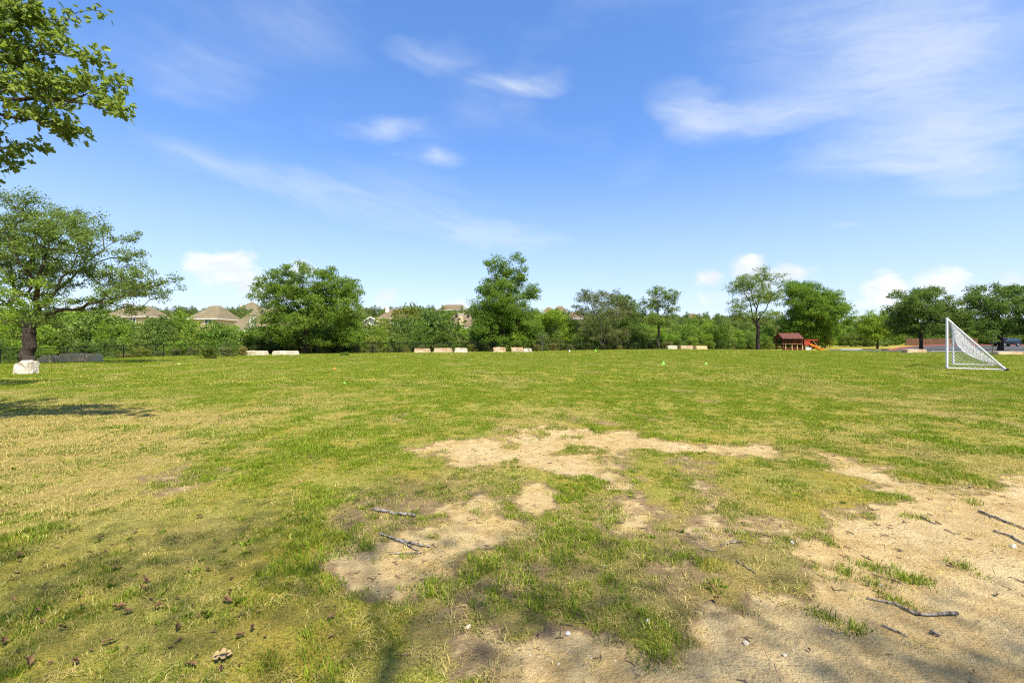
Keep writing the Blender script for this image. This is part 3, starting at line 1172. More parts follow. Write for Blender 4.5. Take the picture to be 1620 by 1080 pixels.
# broad dark oak in front of the houses
make_tree('cedar_elm_tree', 'broad dense dark green tree behind the fence and the two pale boulders', 484, 55,
          [[(484, 556), (484, 535), (486, 510)], [(486, 510), (470, 480, -.5), (450, 455, -1), (430, 440)], [(486, 510), (500, 470, 1), (495, 435, 1)],
           [(484, 520), (520, 490, -1), (550, 465, -1.5)], [(486, 510), (480, 450, .5), (470, 425, 0)]],
          [(430, 452, 22, 14), (455, 438, 30, 14), (490, 430, 30, 12), (515, 432, 18, 12), (540, 450, 30, 16), (560, 465, 18, 12), (450, 475, 34, 22),
           (495, 465, 40, 26), (540, 490, 36, 22), (440, 505, 30, 18), (490, 505, 44, 22), (550, 515, 26, 18), (460, 528, 34, 12), (520, 530, 34, 12), (430, 525, 26, 14), (555, 535, 24, 12), (490, 540, 50, 10), (500, 490, 50, 24), (470, 460, 40, 20), (525, 462, 34, 18)],
          4.6, .3, 620, 56, .62, .2, 'elm_leaf', seed=5, gap=.45)

# tall elm in the middle
make_tree('tall_elm_tree', 'tallest tree, narrow ragged crown above wide skirt, in the middle by the fence', 797, 64,
          [[(797, 553), (797, 530), (798, 500), (798, 470), (800, 440), (806, 415)], [(798, 480), (780, 450, -.5), (775, 425, 0)], [(798, 470), (820, 440, .5), (826, 415, .5)],
           [(797, 510), (765, 490, -1.5), (755, 475, -2)], [(797, 505), (830, 480, 1), (845, 465, 1)]],
          [(785, 415, 16, 10), (823, 412, 11, 10), (803, 425, 20, 16), (785, 440, 20, 16), (825, 435, 12, 14), (772, 462, 20, 14), (800, 462, 26, 18),
           (838, 462, 17, 14), (760, 480, 12, 10), (775, 492, 30, 16), (815, 495, 34, 18), (770, 520, 30, 18), (805, 525, 40, 18), (838, 520, 22, 16), (795, 540, 48, 10), (800, 480, 34, 16), (795, 505, 46, 18), (790, 450, 22, 16), (815, 445, 16, 14)],
          4.2, .3, 560, 56, .62, .22, 'elm_leaf', seed=8, gap=.45)
make_tree('small_elm_tree', 'low bright green tree right of the tallest tree, a bare sapling before it', 880, 68,
          [[(880, 553), (880, 530), (878, 512)], [(880, 530), (865, 510), (858, 500)], [(880, 530), (897, 512, 1), (900, 505, 1)]],
          [(862, 505, 18, 12), (880, 500, 22, 12), (898, 512, 18, 14), (860, 525, 20, 14), (890, 530, 24, 14)],
          3.0, .14, 150, 44, .6, .22, 'bright_leaf', seed=9, gap=.5, bark='bark_grey')
# brownish thin crowned tree
make_tree('thin_juniper_tree', 'dull olive brown tree with spiky thinning top and pale twin stems', 952, 67,
          [[(952, 553), (951, 530), (951, 508)], [(952, 553), (957, 535), (960, 510, .6), (965, 490, .8)], [(951, 508), (935, 480, -.5), (925, 462)], [(951, 508), (955, 478), (958, 460)],
           [(951, 508), (975, 485, .5), (978, 465)], [(951, 510), (920, 500, -1), (912, 490)]],
          [(925, 468, 16, 12), (945, 475, 22, 14), (955, 465, 12, 8), (975, 470, 16, 12), (920, 490, 16, 14), (950, 500, 34, 18), (985, 490, 18, 18), (945, 525, 32, 14), (975, 530, 26, 16), (915, 515, 12, 14)],
          4.0, .16, 360, 40, .5, .17, 'olive_leaf', bark='bark_grey', seed=12, gap=.42, dead=.12)
make_tree('dark_round_tree', 'dark green rounded tree squeezed behind the olive brown one', 992, 74,
          [[(992, 553), (992, 525), (990, 500)]], [(985, 480, 18, 14), (1000, 495, 16, 16), (985, 515, 20, 18), (1005, 525, 16, 14)],
          3.0, .18, 130, 50, .7, .24, 'dark_leaf', seed=14, gap=.5)
make_tree('round_headed_tree', 'slender tree with see-through round head on one dark stem', 1042, 66,
          [[(1042, 553), (1042, 535), (1041, 515), (1041, 495)], [(1041, 515), (1028, 490, -.5), (1022, 475)], [(1041, 505), (1056, 485, .5), (1064, 475)], [(1041, 495), (1040, 470), (1038, 458)]],
          [(1024, 478, 11, 12), (1040, 462, 15, 10), (1058, 470, 13, 13), (1064, 490, 10, 8), (1020, 495, 11, 9), (1042, 482, 15, 10), (1030, 505, 18, 8), (1052, 508, 20, 8)],
          2.6, .16, 170, 26, .42, .2, 'oak_leaf', seed=17, gap=.5)
make_tree('vase_elm_tree', 'tall open tree with upswept bare limbs beside the playset', 1199, 72,
          [[(1199, 553), (1199, 535), (1199, 515)], [(1199, 515), (1190, 495, -.5), (1178, 465, -.8), (1168, 445, -.5)], [(1199, 515), (1200, 480, .5), (1204, 450, .6), (1210, 425, .3)],
           [(1199, 512), (1212, 490, .5), (1224, 465, .7), (1230, 455)], [(1190, 495, -.5), (1172, 485, .5), (1158, 475, .5)], [(1200, 490), (1190, 460, 1), (1188, 435, 1)]],
          [(1167, 455, 14, 12), (1165, 485, 14, 14), (1178, 440, 10, 10), (1190, 450, 16, 16), (1210, 432, 13, 12), (1222, 445, 14, 14), (1200, 470, 22, 14), (1228, 470, 12, 14), (1175, 500, 20, 8), (1215, 498, 18, 8)],
          3.4, .27, 300, 26, .5, .2, 'oak_leaf', seed=20, gap=.5, pl=.15)
make_tree('dense_oak_tree', 'dense mid green tree with domed crown rising behind the red playset', 1285, 92,
          [[(1285, 556), (1285, 530), (1284, 500)], [(1284, 500), (1260, 480, -1), (1250, 460)], [(1284, 500), (1305, 480, 1), (1320, 478)], [(1284, 500), (1280, 465), (1278, 452)]],
          [(1248, 462, 18, 18), (1275, 456, 18, 12), (1288, 452, 10, 8), (1300, 472, 24, 14), (1322, 486, 20, 14), (1262, 485, 30, 22), (1300, 500, 34, 20), (1250, 512, 22, 18), (1285, 525, 40, 14), (1325, 512, 18, 14)],
          6.0, .34, 560, 60, .85, .27, 'elm_leaf', seed=23, gap=.55)
make_tree('young_bright_tree', 'bright green rounded young tree in front of the dark oak by the kerb', 1388, 82,
          [[(1388, 553), (1388, 535), (1388, 515)]], [(1375, 515, 14, 14), (1390, 505, 18, 14), (1405, 515, 14, 16), (1390, 525, 24, 12), (1372, 530, 12, 8)],
          3.0, .15, 180, 48, .65, .24, 'bright_leaf', seed=26, gap=.5)
make_tree('dark_oak_tree', 'dark leaning-topped oak behind the tan stone block near the goal', 1457, 60,
          [[(1457, 556), (1457, 535), (1456, 515)], [(1456, 515), (1430, 495, -1), (1410, 480)], [(1456, 515), (1465, 485, .5), (1472, 462)], [(1456, 512), (1485, 495, .5), (1505, 488)], [(1456, 512), (1440, 480, 1), (1435, 465)]],
          [(1415, 482, 16, 14), (1435, 468, 16, 10), (1462, 470, 20, 12), (1477, 460, 10, 8), (1482, 480, 16, 12), (1505, 490, 18, 8), (1440, 490, 30, 14), (1480, 500, 30, 14), (1425, 510, 22, 14), (1465, 520, 34, 10), (1500, 515, 16, 14)],
          4.2, .2, 380, 50, .55, .2, 'dark_leaf', seed=29, gap=.42)
make_tree('big_dark_oak_tree', 'large dark oak on the right standing behind the goal net and the car', 1582, 58,
          [[(1582, 557), (1582, 535), (1582, 515)], [(1582, 515), (1560, 490, -1), (1545, 470)], [(1582, 515), (1580, 480, 1), (1572, 455)], [(1582, 515), (1605, 490, .5), (1618, 470)], [(1582, 515), (1550, 510, 1), (1530, 500, 1)]],
          [(1545, 468, 16, 12), (1570, 455, 14, 10), (1590, 462, 18, 12), (1612, 458, 14, 12), (1560, 485, 26, 16), (1600, 485, 30, 18), (1635, 480, 24, 30), (1540, 505, 22, 14), (1580, 512, 34, 14), (1620, 515, 30, 14), (1528, 515, 12, 12)],
          4.6, .28, 430, 50, .55, .2, 'dark_leaf', seed=32, gap=.42)
# two thin young stems in front of the car park
make_tree('thin_sapling', 'thin leaning sapling seen through the goal net by the stone block', 1571, 47,
          [[(1571, 561), (1571, 545), (1570, 530)], [(1571, 552), (1563, 540), (1558, 533)]], [(1566, 536, 9, 6), (1572, 528, 7, 6)], .8, .05, 24, 14, .35, .16, 'dark_leaf', seed=35, gap=.2, bark='bark_grey')
make_tree('bare_sapling', 'pale nearly leafless sapling before the fence right of the tallest tree', 858, 59,
          [[(858, 556), (858, 545)], [(858, 545), (854, 535), (852, 528)], [(858, 545), (863, 534), (867, 528)], [(858, 545), (859, 533), (858, 524)], [(854, 535), (849, 531)], [(863, 534), (871, 532)]],
          [(858, 530, 11, 5)], .8, .05, 34, 3, .2, .12, 'scrub_leaf', seed=37, gap=.15, bark='bark_grey', tip=.014)
# yellow-green young tree at the left edge
make_tree('yellow_green_tree', 'bright yellow green leafy branches reaching in at the left edge', -95, 15,
          [[(-95, 640), (-93, 560), (-85, 470), (-80, 400)], [(-93, 560), (-50, 510, .3), (0, 480, .3), (30, 465, .3)], [(-85, 480), (-40, 440, -.3), (10, 425)], [(-93, 570), (-40, 545, -.3), (5, 525, -.2)]],
          [(5, 475, 34, 18), (-10, 500, 40, 22), (-30, 450, 40, 26), (14, 522, 24, 12), (-30, 540, 40, 14), (-80, 420, 50, 50), (-110, 490, 50, 60), (30, 445, 14, 8), (28, 500, 16, 12)],
          1.1, .07, 230, 26, .2, .085, 'bright_leaf', seed=40, gap=.13, tip=.006, bark='bark_grey', min_r=.003)
# near red oak whose branch tips hang into the upper left corner
make_tree('red_oak_tree', 'oak branches with lobed green leaves hanging into the upper left sky', -330, 6.6,
          [[(-330, 700), (-325, 400), (-320, 150)], [(-320, 250), (-200, 120, .3), (-80, 60, .5), (0, 62, .6), (70, 52, .6), (115, 20, .5), (160, 10, .4)], [(-320, 200), (-150, 60, -.4), (-40, 30, -.3), (60, 5, -.2)],
           [(-325, 350), (-180, 210, -.2), (-60, 165, 0), (40, 160, .1), (130, 155, .2), (195, 140, .2)], [(-325, 380), (-160, 270, .4), (-50, 240, .5), (30, 232, .5)], [(-60, 165, 0), (40, 185, .2), (110, 205, .3)],
           [(0, 62, .6), (60, 95, .4), (110, 88, .3)], [(40, 160, .1), (120, 165, -.1), (190, 165, -.1)]],
          [(10, 25, 40, 25, .3), (55, 30, 40, 22, .4), (30, 85, 45, 28, .5), (90, 70, 28, 16, .4), (122, 22, 10, 10, .5), (160, 12, 8, 6, .4), (150, 92, 16, 8, .3), (25, 135, 45, 25, .1), (80, 140, 40, 18, .2),
           (140, 135, 26, 14, .2), (190, 130, 16, 10, .2), (185, 168, 14, 10, -.1), (150, 160, 20, 10, 0), (60, 180, 45, 14, .2), (100, 205, 26, 10, .3), (20, 235, 22, 10, .5), (58, 232, 10, 6, .5),
           (5, 255, 14, 12, .5), (-60, 60, 80, 70, 0), (-60, 180, 70, 70, .2), (-200, 60, 120, 120, 0), (-330, 0, 160, 120, 0), (-420, 150, 150, 140, 0), (-200, -60, 130, 60, .3), (-15, 275, 14, 14, .5)],
          .8, .2, 520, 7, .15, .13, 'red_oak_leaf', seed=43, gap=.1, shape=LEAF_LOBED, tip=.0035, min_r=.002, up=.3, pl=.15, vexp=.42)
# the shade tree the photographer stands under: only its shade reaches the picture
SHADE = [(x + 4.0, y - 6.0, z, rx, ry, .5) for x, y, z, rx, ry in
         ((-4.5, 3.0, 10.8, 2.2, 1.0), (-2.0, 3.2, 11.2, 1.5, 1.1), (-1.1, 4.7, 10.9, .8, .4), (.3, 2.8, 11.1, 1.3, .8), (2.2, 2.2, 11, 1.8, .6),
          (-3.0, 1.6, 11.6, 3.0, .9), (1.0, 1.5, 11.7, 3.0, .8), (4.6, 2.5, 11, 1.4, .5))]
_b = Vector((4.0, -8.0, zf(4, -8)))
_P = sample_lobes(51, [(a - _b.x, c - _b.y, d - _b.z, e, f, g) for a, c, d, e, f, g in SHADE], 560, .22, .7)
_NA, _pa, _rr = grow(51, [[(0, 0, -.05), (0, .1, 3), (-.2, .2, 6.5)], [(-.2, .2, 6.5), (-1.5, 1.5, 8.6), (-3.2, 3.4, 10.)], [(-.2, .2, 6.5), (.6, 1.6, 8.8), (1.6, 3.4, 10.2)], [(-.2, .2, 6.5), (-.6, 2.4, 9.), (-.9, 4.6, 10.2)]], _P, .004, .11)
_r = empty('shade_oak_tree', _b)
tag(_r, 'oak beside the viewpoint whose dappled shade falls on the front grass', 'tree')
link('trunk', branch_mesh('trunk', _NA, _pa, _rr, .005), MAT['bark_dark'], _r)
link('crown', leaf_mesh('crown', 52, _P, 11, .58, .095), MAT['red_oak_leaf'], _r)


# ------------------------------------------------------------------ scrub and small trees beyond the fence
def bush_proto(seed, h, w, n, per, clump, leaf, stems=4):
    rg = random.Random(seed)
    lob = []
    for k in range(7):
        a = rg.uniform(0, 6.28)
        r = rg.uniform(.1, .62) * w / 2
        zc = rg.uniform(.28, .8) * h
        s = rg.uniform(.28, .46) * w / 2 * (1.25 - .5 * zc / h)
        lob.append((r * math.cos(a), r * math.sin(a), zc, s * 1.15, s * 1.15, min(s, .24 * h)))
    lob.append((0, 0, h * .8, w * .22, w * .22, h * .2))
    lob.append((0, 0, h * .3, w * .42, w * .42, h * .26))
    P_ = sample_lobes(seed, lob, n, .3, .5)
    paths = [[(0, 0, -.1), (0, 0, h * .15), (rg.uniform(-.1, .1) * w, rg.uniform(-.1, .1) * w, h * .5)]]
    for s in range(stems - 1):
        a = rg.uniform(0, 6.28)
        paths.append([(0, 0, 0), (w * .16 * math.cos(a), w * .16 * math.sin(a), h * .4)])
    NA, par, rr = grow(seed, paths, P_, .012, .05 + .012 * h)
    return branch_mesh('stem', NA, par, rr, .012), leaf_mesh('crown', seed, P_, per, clump, leaf)


PROTO = [bush_proto(100 + k, h, w, n, 40, .5, .2) for k, (h, w, n) in enumerate([(4.0, 4.2, 110), (5.0, 4.0, 120), (4.4, 5.0, 130), (3.2, 4.0, 90), (5.6, 3.8, 120), (2.4, 3.2, 70)])]
BUSHN = 0


def bush(x, y, h, sx, which, mat, label, group, name='shrub'):
    global BUSHN
    st, cr = PROTO[which]
    H = (4.0, 5.0, 4.4, 3.2, 5.6, 2.4)[which]
    r = empty(name, (x, y, zf(x, y) - .1), random.uniform(0, 6.28))
    k = h / H
    r.scale = (k * sx, k * sx, k)
    tag(r, label, 'shrub' if name == 'shrub' else 'tree', group)
    o = bpy.data.objects.new('stem', st)
    if not st.materials:
        st.materials.append(MAT['bark_grey'])
    COL.objects.link(o)
    o.parent = r
    o = bpy.data.objects.new('crown', cr)
    if not cr.materials:
        cr.materials.append(MAT['scrub_leaf'])
    COL.objects.link(o)
    o.parent = r
    o.material_slots[0].link = 'OBJECT'
    o.material_slots[0].material = MAT[mat]
    BUSHN += 1
    return r


PLACE = [(100, 'near the spreading oak'), (280, 'below the orange brick house'), (400, 'below the cream house'), (580, 'beside the broad dense tree'), (700, 'below the white chimney house'), (760, 'below the roof with vents'),
         (860, 'beside the tallest tree'), (930, 'right of the tallest tree'), (1010, 'behind the olive brown tree'), (1080, 'by the round-headed tree'), (1150, 'right of the round-headed tree'), (1230, 'by the tall open tree'),
         (1340, 'behind the playset'), (9999, 'by the car park')]
TONE = {'scrub_leaf': 'mid green', 'elm_leaf': 'fresh green', 'dark_leaf': 'dark green', 'bright_leaf': 'bright green', 'oak_leaf': 'dusty green', 'far_leaf': 'soft green', 'dry_weed': 'straw coloured', 'olive_leaf': 'olive'}


def place(px):
    return next(t for lim, t in PLACE if px < lim)


# how high the scrub stands in the photograph along the fence (pixel column -> pixel row of its top)
TOPX = [-250, 0, 60, 120, 180, 215, 240, 262, 285, 300, 330, 360, 385, 410, 470, 540, 575, 590, 620, 645, 665, 690, 705, 715, 745, 760, 850, 905, 1000, 1070, 1100, 1150, 1230, 1340, 1400]
TOPY = [510, 508, 512, 505, 500, 512, 510, 506, 512, 510, 516, 522, 526, 520, 515, 515, 515, 512, 508, 502, 498, 500, 508, 520, 521, 515, 500, 505, 515, 518, 515, 518, 520, 522, 525]
rb = random.Random(99)
for row, (dy, lo) in enumerate(((3.0, .55), (6.5, .8), (11., 1.0), (17., 1.0))):
    px = -140 - row * 11
    while px < (1230 if row < 2 else 1420):
        x0 = (px - 810) / F * 60
        yf_ = float(np.interp(x0, FX, FY))
        if px < 330:
            yf_ = max(yf_, 44 + .03 * px)
        if px > 1150:
            yf_ = 84 if px < 1330 else 92
        Y = yf_ + dy + rb.uniform(-1, 1.4)
        top = float(np.interp(px, TOPX, TOPY)) + rb.uniform(-5, 7)
        gz_ = zf((px - 810) / F * Y, Y)
        ztop = CAMZ + (540 - top) / F * Y + .35
        h = max(1.2, (ztop - gz_) * lo * rb.uniform(.98, 1.25))
        if rb.random() < .9:
            mat = rb.choice(['scrub_leaf', 'scrub_leaf', 'elm_leaf', 'dark_leaf', 'bright_leaf', 'oak_leaf'])
            bush((px - 810) / F * Y, Y, h, rb.uniform(.85, 1.25), rb.randrange(6) if h < 4 else rb.randrange(5), mat,
                 TONE[mat] + (' shrub close behind the fence ', ' shrub a little behind the fence ', ' shrub deep in the scrub ', ' shrub at the back of the scrub ')[row] + place(px), 'scrub shrubs behind the fence')
        px += rb.uniform(.62, 1.0) * 3.6 / Y * F
# low weedy shrubs close to the fence
for px in range(-60, 1120, 26):
    x0 = (px - 810) / F * 60
    Y = float(np.interp(x0, FX, FY)) + rb.uniform(1.2, 2.2)
    if px < 330:
        Y = max(Y, 38.5 + .035 * px)
    mat = rb.choice(['dry_weed', 'olive_leaf', 'scrub_leaf', 'olive_leaf', 'scrub_leaf'])
    bush((px - 810) / F * Y, Y, rb.uniform(.7, 1.35), 1.1, 5, mat,
         'low ' + TONE[mat] + ' weedy bush right at the fence ' + place(px), 'dry weeds along the fence')
# trees on the slope between and behind the houses
for k in range(150):
    px = rb.uniform(-160, 1640)
    Y = rb.uniform(92, 178)
    # keep the view of the houses free
    hide = any(a < px < b and Y < d for a, b, d in ((185, 275, 128), (290, 382, 132), (355, 440, 112), (565, 650, 148), (700, 755, 122), (900, 925, 114)))
    if hide or (px > 1330 and Y < 140):
        continue
    mat = rb.choice(['scrub_leaf', 'far_leaf', 'dark_leaf', 'elm_leaf'])
    bush((px - 810) / F * Y, Y, rb.uniform(5, 7.5), rb.uniform(1., 1.35), rb.randrange(5), mat,
         'distant ' + TONE[mat] + ' tree on the ' + ('near' if Y < 130 else 'upper') + ' slope ' + place(px).replace('below', 'beside'), 'trees on the slope among the houses', 'slope_tree')
# thicket behind the car park
for k in range(34):
    px = rb.uniform(1300, 1640)
    Y = rb.uniform(122, 142) if k % 3 else rb.uniform(95, 112)
    if k % 3 == 0 and px > 1395:
        continue
    mat = rb.choice(['scrub_leaf', 'dark_leaf', 'elm_leaf'])
    bush((px - 810) / F * Y, Y, rb.uniform(4.5, 8), rb.uniform(1., 1.4), rb.randrange(5), mat,
         TONE[mat] + ' tree in the thicket beyond the car park ' + ('left of the dark oak' if px < 1400 else 'behind the dark oak' if px < 1500 else 'behind the goal' if px < 1570 else 'at the far right'), 'trees behind the car park', 'thicket_tree')
# wooded ridge beyond (one mass)
wood_col = bpy.data.collections.new('wood_crowns')
for k in range(5):
    me = PROTO[k][1].copy()
    me.materials.clear()
    me.materials.append(MAT['far_leaf'])
    wood_col.objects.link(bpy.data.objects.new('wood_%d' % k, me))
n = 4200
wy = np.sqrt(rng.uniform(170 ** 2, 400 ** 2, n))
wx = rng.uniform(-1.5, 1.5, n) * wy
Pw = np.stack([wx, wy, zg(wx, wy) - .6, rng.uniform(0, 6.28, n), rng.uniform(1.1, 1.8, n), rng.integers(0, 5, n), np.zeros(n), rng.uniform(size=n)], 1)
woods = instancer('woods', Pw, wood_col, MAT['far_leaf'])
tag(woods, 'far wooded ridge of low green trees under the sky', 'woods', kind='stuff')
print('bushes', BUSHN)
# ------------------------------------------------------------------ materials for built things
simple_mat('black_steel', (.01, .01, .01), .8, .1, .2, 8, 0)
simple_mat('white_paint', (.7, .7, .7), .45, .4, .05, 5, .05)
simple_mat('net_cord', (.72, .72, .73), .7, .2, .06, 9, 0)
simple_mat('rubber', (.02, .02, .02), .8, .2, .1, 8, .1)
simple_mat('asphalt', (.075, .072, .068), .95, .05, .2, 1.5, .3)
simple_mat('concrete', (.5, .47, .42), .9, .2, .12, 1.2, .2)
simple_mat('red_kerb_paint', (.34, .075, .055), .65, .3, .2, 2, .15)
simple_mat('line_paint', (.7, .7, .68), .7, .3, .1, 3, 0)
simple_mat('cream_stucco', (.58, .44, .26), .9, .15, .08, 1.0, .1)
simple_mat('white_stucco', (.74, .71, .64), .9, .15, .06, 1.0, .1)
simple_mat('pink_brick', (.5, .33, .23), .9, .15, .2, 6.0, .2)
simple_mat('orange_brick', (.5, .25, .1), .9, .15, .2, 6.0, .2)
simple_mat('white_trim', (.7, .68, .63), .7, .3, .05, 2, 0)
simple_mat('house_glass', (.03, .05, .07), .08, .6, .1, 2, 0)
simple_mat('red_wood', (.11, .034, .02), .7, .25, .25, 3, .2)
simple_mat('dark_red_wood', (.11, .028, .014), .75, .25, .25, 3, .2)
simple_mat('tan_wood', (.38, .22, .1), .75, .25, .2, 4, .2)
simple_mat('red_canopy', (.36, .05, .02), .6, .3, .15, 2, .05)
simple_mat('orange_plastic', (.85, .24, .02), .35, .45, .06, 2, 0)
simple_mat('green_plastic', (.2, .62, .04), .45, .4, .05, 3, 0)
simple_mat('orange_cone', (.8, .16, .02), .5, .4, .05, 3, 0)
simple_mat('car_black', (.01, .01, .012), .3, .35, .05, 2, 0)
simple_mat('chrome', (.6, .6, .62), .25, .5, .05, 3, 0, 1.0)
simple_mat('tail_red', (.35, .02, .015), .25, .5, .05, 3, 0)
simple_mat('fence_wood', (.13, .065, .035), .85, .2, .25, 2.5, .25)
simple_mat('dead_leaf', (.2, .11, .05), .75, .2, .3, 25, .1)
simple_mat('pale_leaf', (.42, .28, .12), .75, .2, .2, 25, .1)
simple_mat('pale_stone', (.52, .45, .32), .9, .2, .2, 30, .3)
simple_mat('grey_stone', (.46, .44, .4), .9, .2, .2, 30, .3)


def shingle_mat(name, a, c):
    b = NB(name)
    co = b.coord()
    br = b.n('ShaderNodeTexBrick')
    b.put(br.inputs['Vector'], b.mapping(co, (1, 1, 1)))
    br.inputs['Scale'].default_value = 3.2
    br.inputs['Color1'].default_value = (*a, 1)
    br.inputs['Color2'].default_value = (*c, 1)
    br.inputs['Mortar'].default_value = (*[q * .55 for q in a], 1)
    br.inputs['Mortar Size'].default_value = .03
    col = b.mix(b.mr(b.noise(1.3, 5, .6, co), .3, .7), br.outputs[0], b.mix(1.0, br.outputs[0], (.75, .74, .72), 'MULTIPLY'))
    MAT[name] = b.done(b.bsdf(col, .95, .1, 0, b.bump(b.noise(22, 4, .6, co), .4, .03)))


shingle_mat('shingle_tan', (.2, .16, .095), (.26, .21, .125))
shingle_mat('shingle_brown', (.19, .14, .085), (.24, .18, .11))


def ghit(px, py):
    """ground point seen at a photo pixel (march along the ray over the terrain)"""
    s = (py - 540) / F
    Y = 1.2
    while Y < 130:
        if CAMZ - s * Y <= zf((px - 810) / F * Y, Y):
            break
        Y += .05 if Y < 12 else .25
    x = (px - 810) / F * Y
    return Vector((x, Y, float(zsurf(np.array([x]), np.array([Y]))[0])))


# ------------------------------------------------------------------ car park
def sheet(name, near, far, nu, nv, lift, mat, label, cat):
    V, Q = [], []
    near, far = np.array(near, float), np.array(far, float)
    tn = np.linspace(0, 1, len(near))
    tf = np.linspace(0, 1, len(far))
    for i in range(nu + 1):
        t = i / nu
        a = np.array([np.interp(t, tn, near[:, 0]), np.interp(t, tn, near[:, 1])])
        c = np.array([np.interp(t, tf, far[:, 0]), np.interp(t, tf, far[:, 1])])
        for j in range(nv + 1):
            p = a + (c - a) * j / nv
            V.append((p[0], p[1], zf(p[0], p[1]) + lift))
    for i in range(nu):
        for j in range(nv):
            k = i * (nv + 1) + j
            Q.append((k, k + nv + 1, k + nv + 2, k + 1))
    o = link(name, mesh_np(name, V, Q, smooth=True), MAT[mat])
    return tag(o, label, cat, kind='structure')


NEAR = [(44, 63), (47, 58), (50, 54), (54, 51), (60, 48.5), (75, 47), (110, 47), (160, 60)]
FAR = [(53, 66), (60, 72), (67, 79), (78, 90), (90, 101), (114, 121), (140, 124), (190, 124)]
sheet('car_park', NEAR, FAR, 40, 16, .09, 'asphalt', 'dark grey asphalt car park beyond the field', 'car park')
sheet('footpath', [(44.5, 64.5), (50, 70), (58, 80)], [(46.5, 63.6), (52.3, 69), (60.2, 78)], 12, 2, .16, 'concrete', 'pale concrete footpath at the car park corner', 'path')


def kerb(name, pts, w, h, mat, label):
    m_ = MB()
    fine = []
    for a, c in zip(pts[:-1], pts[1:]):
        n_ = max(1, int(math.hypot(c[0] - a[0], c[1] - a[1]) / 2))
        fine += [(a[0] + (c[0] - a[0]) * k / n_, a[1] + (c[1] - a[1]) * k / n_) for k in range(n_)]
    fine.append(pts[-1])
    P3 = [Vector((x, y, zf(x, y) + .08 + h / 2)) for x, y in fine]
    vs_, fs_ = [], []
    for i, p in enumerate(P3):
        d = P3[min(i + 1, len(P3) - 1)] - P3[max(i - 1, 0)]
        nrm = Vector((-d.y, d.x, 0)).normalized() * w / 2
        for sx, sz in ((-1, -1), (1, -1), (1, 1), (-1, 1)):
            vs_.append(p + nrm * sx + Vector((0, 0, sz * h / 2 - (.1 if sz < 0 else 0))))
    for i in range(len(P3) - 1):
        for k in range(4):
            k2 = (k + 1) % 4
            fs_.append((i * 4 + k, i * 4 + k2, i * 4 + 4 + k2, i * 4 + 4 + k))
    fs_ += [(3, 2, 1, 0), tuple(len(vs_) - 4 + k for k in range(4))]
    m_.add(vs_, fs_)
    o = m_.build(name, MAT[mat])
    return tag(o, label, 'kerb', kind='structure')


kerb('red_kerb', [(52.5, 64.5), (58, 69), (66, 78), (78, 89.5), (90, 100.5), (114, 120.5), (140, 123), (180, 123)], .35, .2, 'red_kerb_paint', 'red painted kerb curving round the far side of the car park')
kerb('field_kerb', [(44, 63.2), (47, 58.2), (50, 54.2), (54, 51.2), (60, 48.7), (75, 47.2), (110, 47.2)], .2, .12, 'concrete', 'pale kerb between the field and the car park')
kerb('near_red_kerb', [(50.6, 45.2), (58, 45.0), (75, 44)], .5, .14, 'red_kerb_paint', 'short red kerb at the right edge of the field')
for k, (x, y) in enumerate(((66, 56), (72, 60), (78, 64), (84, 68), (92, 84), (98, 88))):
    ml = MB()
    a, c = Vector((x, y, 0)), Vector((x + 4.6, y + 1.6, 0))
    nrm = Vector((-(c - a).y, (c - a).x, 0)).normalized() * .06
    q = [a - nrm, c - nrm, c + nrm, a + nrm]
    ml.add([(p.x, p.y, zf(p.x, p.y) + .105) for p in q], [(0, 1, 2, 3)])
    tag(ml.build('parking_line', MAT['line_paint']), 'white painted bay line on the car park asphalt', 'road marking', 'car park bay lines', 'structure')

# ------------------------------------------------------------------ chain link fence
FPATH = [(-52, 24), (-45, 29), (-40.5, 36), (-36.7, 43), (-33, 53), (-17, 55.5), (-5, 60), (3.4, 62), (36, 69.5)]
fpts = []
for a, c in zip(FPATH[:-1], FPATH[1:]):
    n_ = max(1, round(math.hypot(c[0] - a[0], c[1] - a[1]) / 3.4))
    fpts += [(a[0] + (c[0] - a[0]) * k / n_, a[1] + (c[1] - a[1]) * k / n_) for k in range(n_)]
fpts.append(FPATH[-1])
froot = empty('chain_link_fence', (FPATH[5][0], FPATH[5][1], zf(*FPATH[5])))
tag(froot, 'long low black chain link fence along the back of the field', 'fence')
fo = Vector(froot.location)
wires = []
FH = 1.22
fw_v, fw_q = [], []
pm = MB().tube([(0, 0, -.2), (0, 0, FH + .04)], .04, 8)
pm.tube([(0, 0, FH + .03), (0, 0, FH + .09)], [.042, .015], 8)
post0 = None
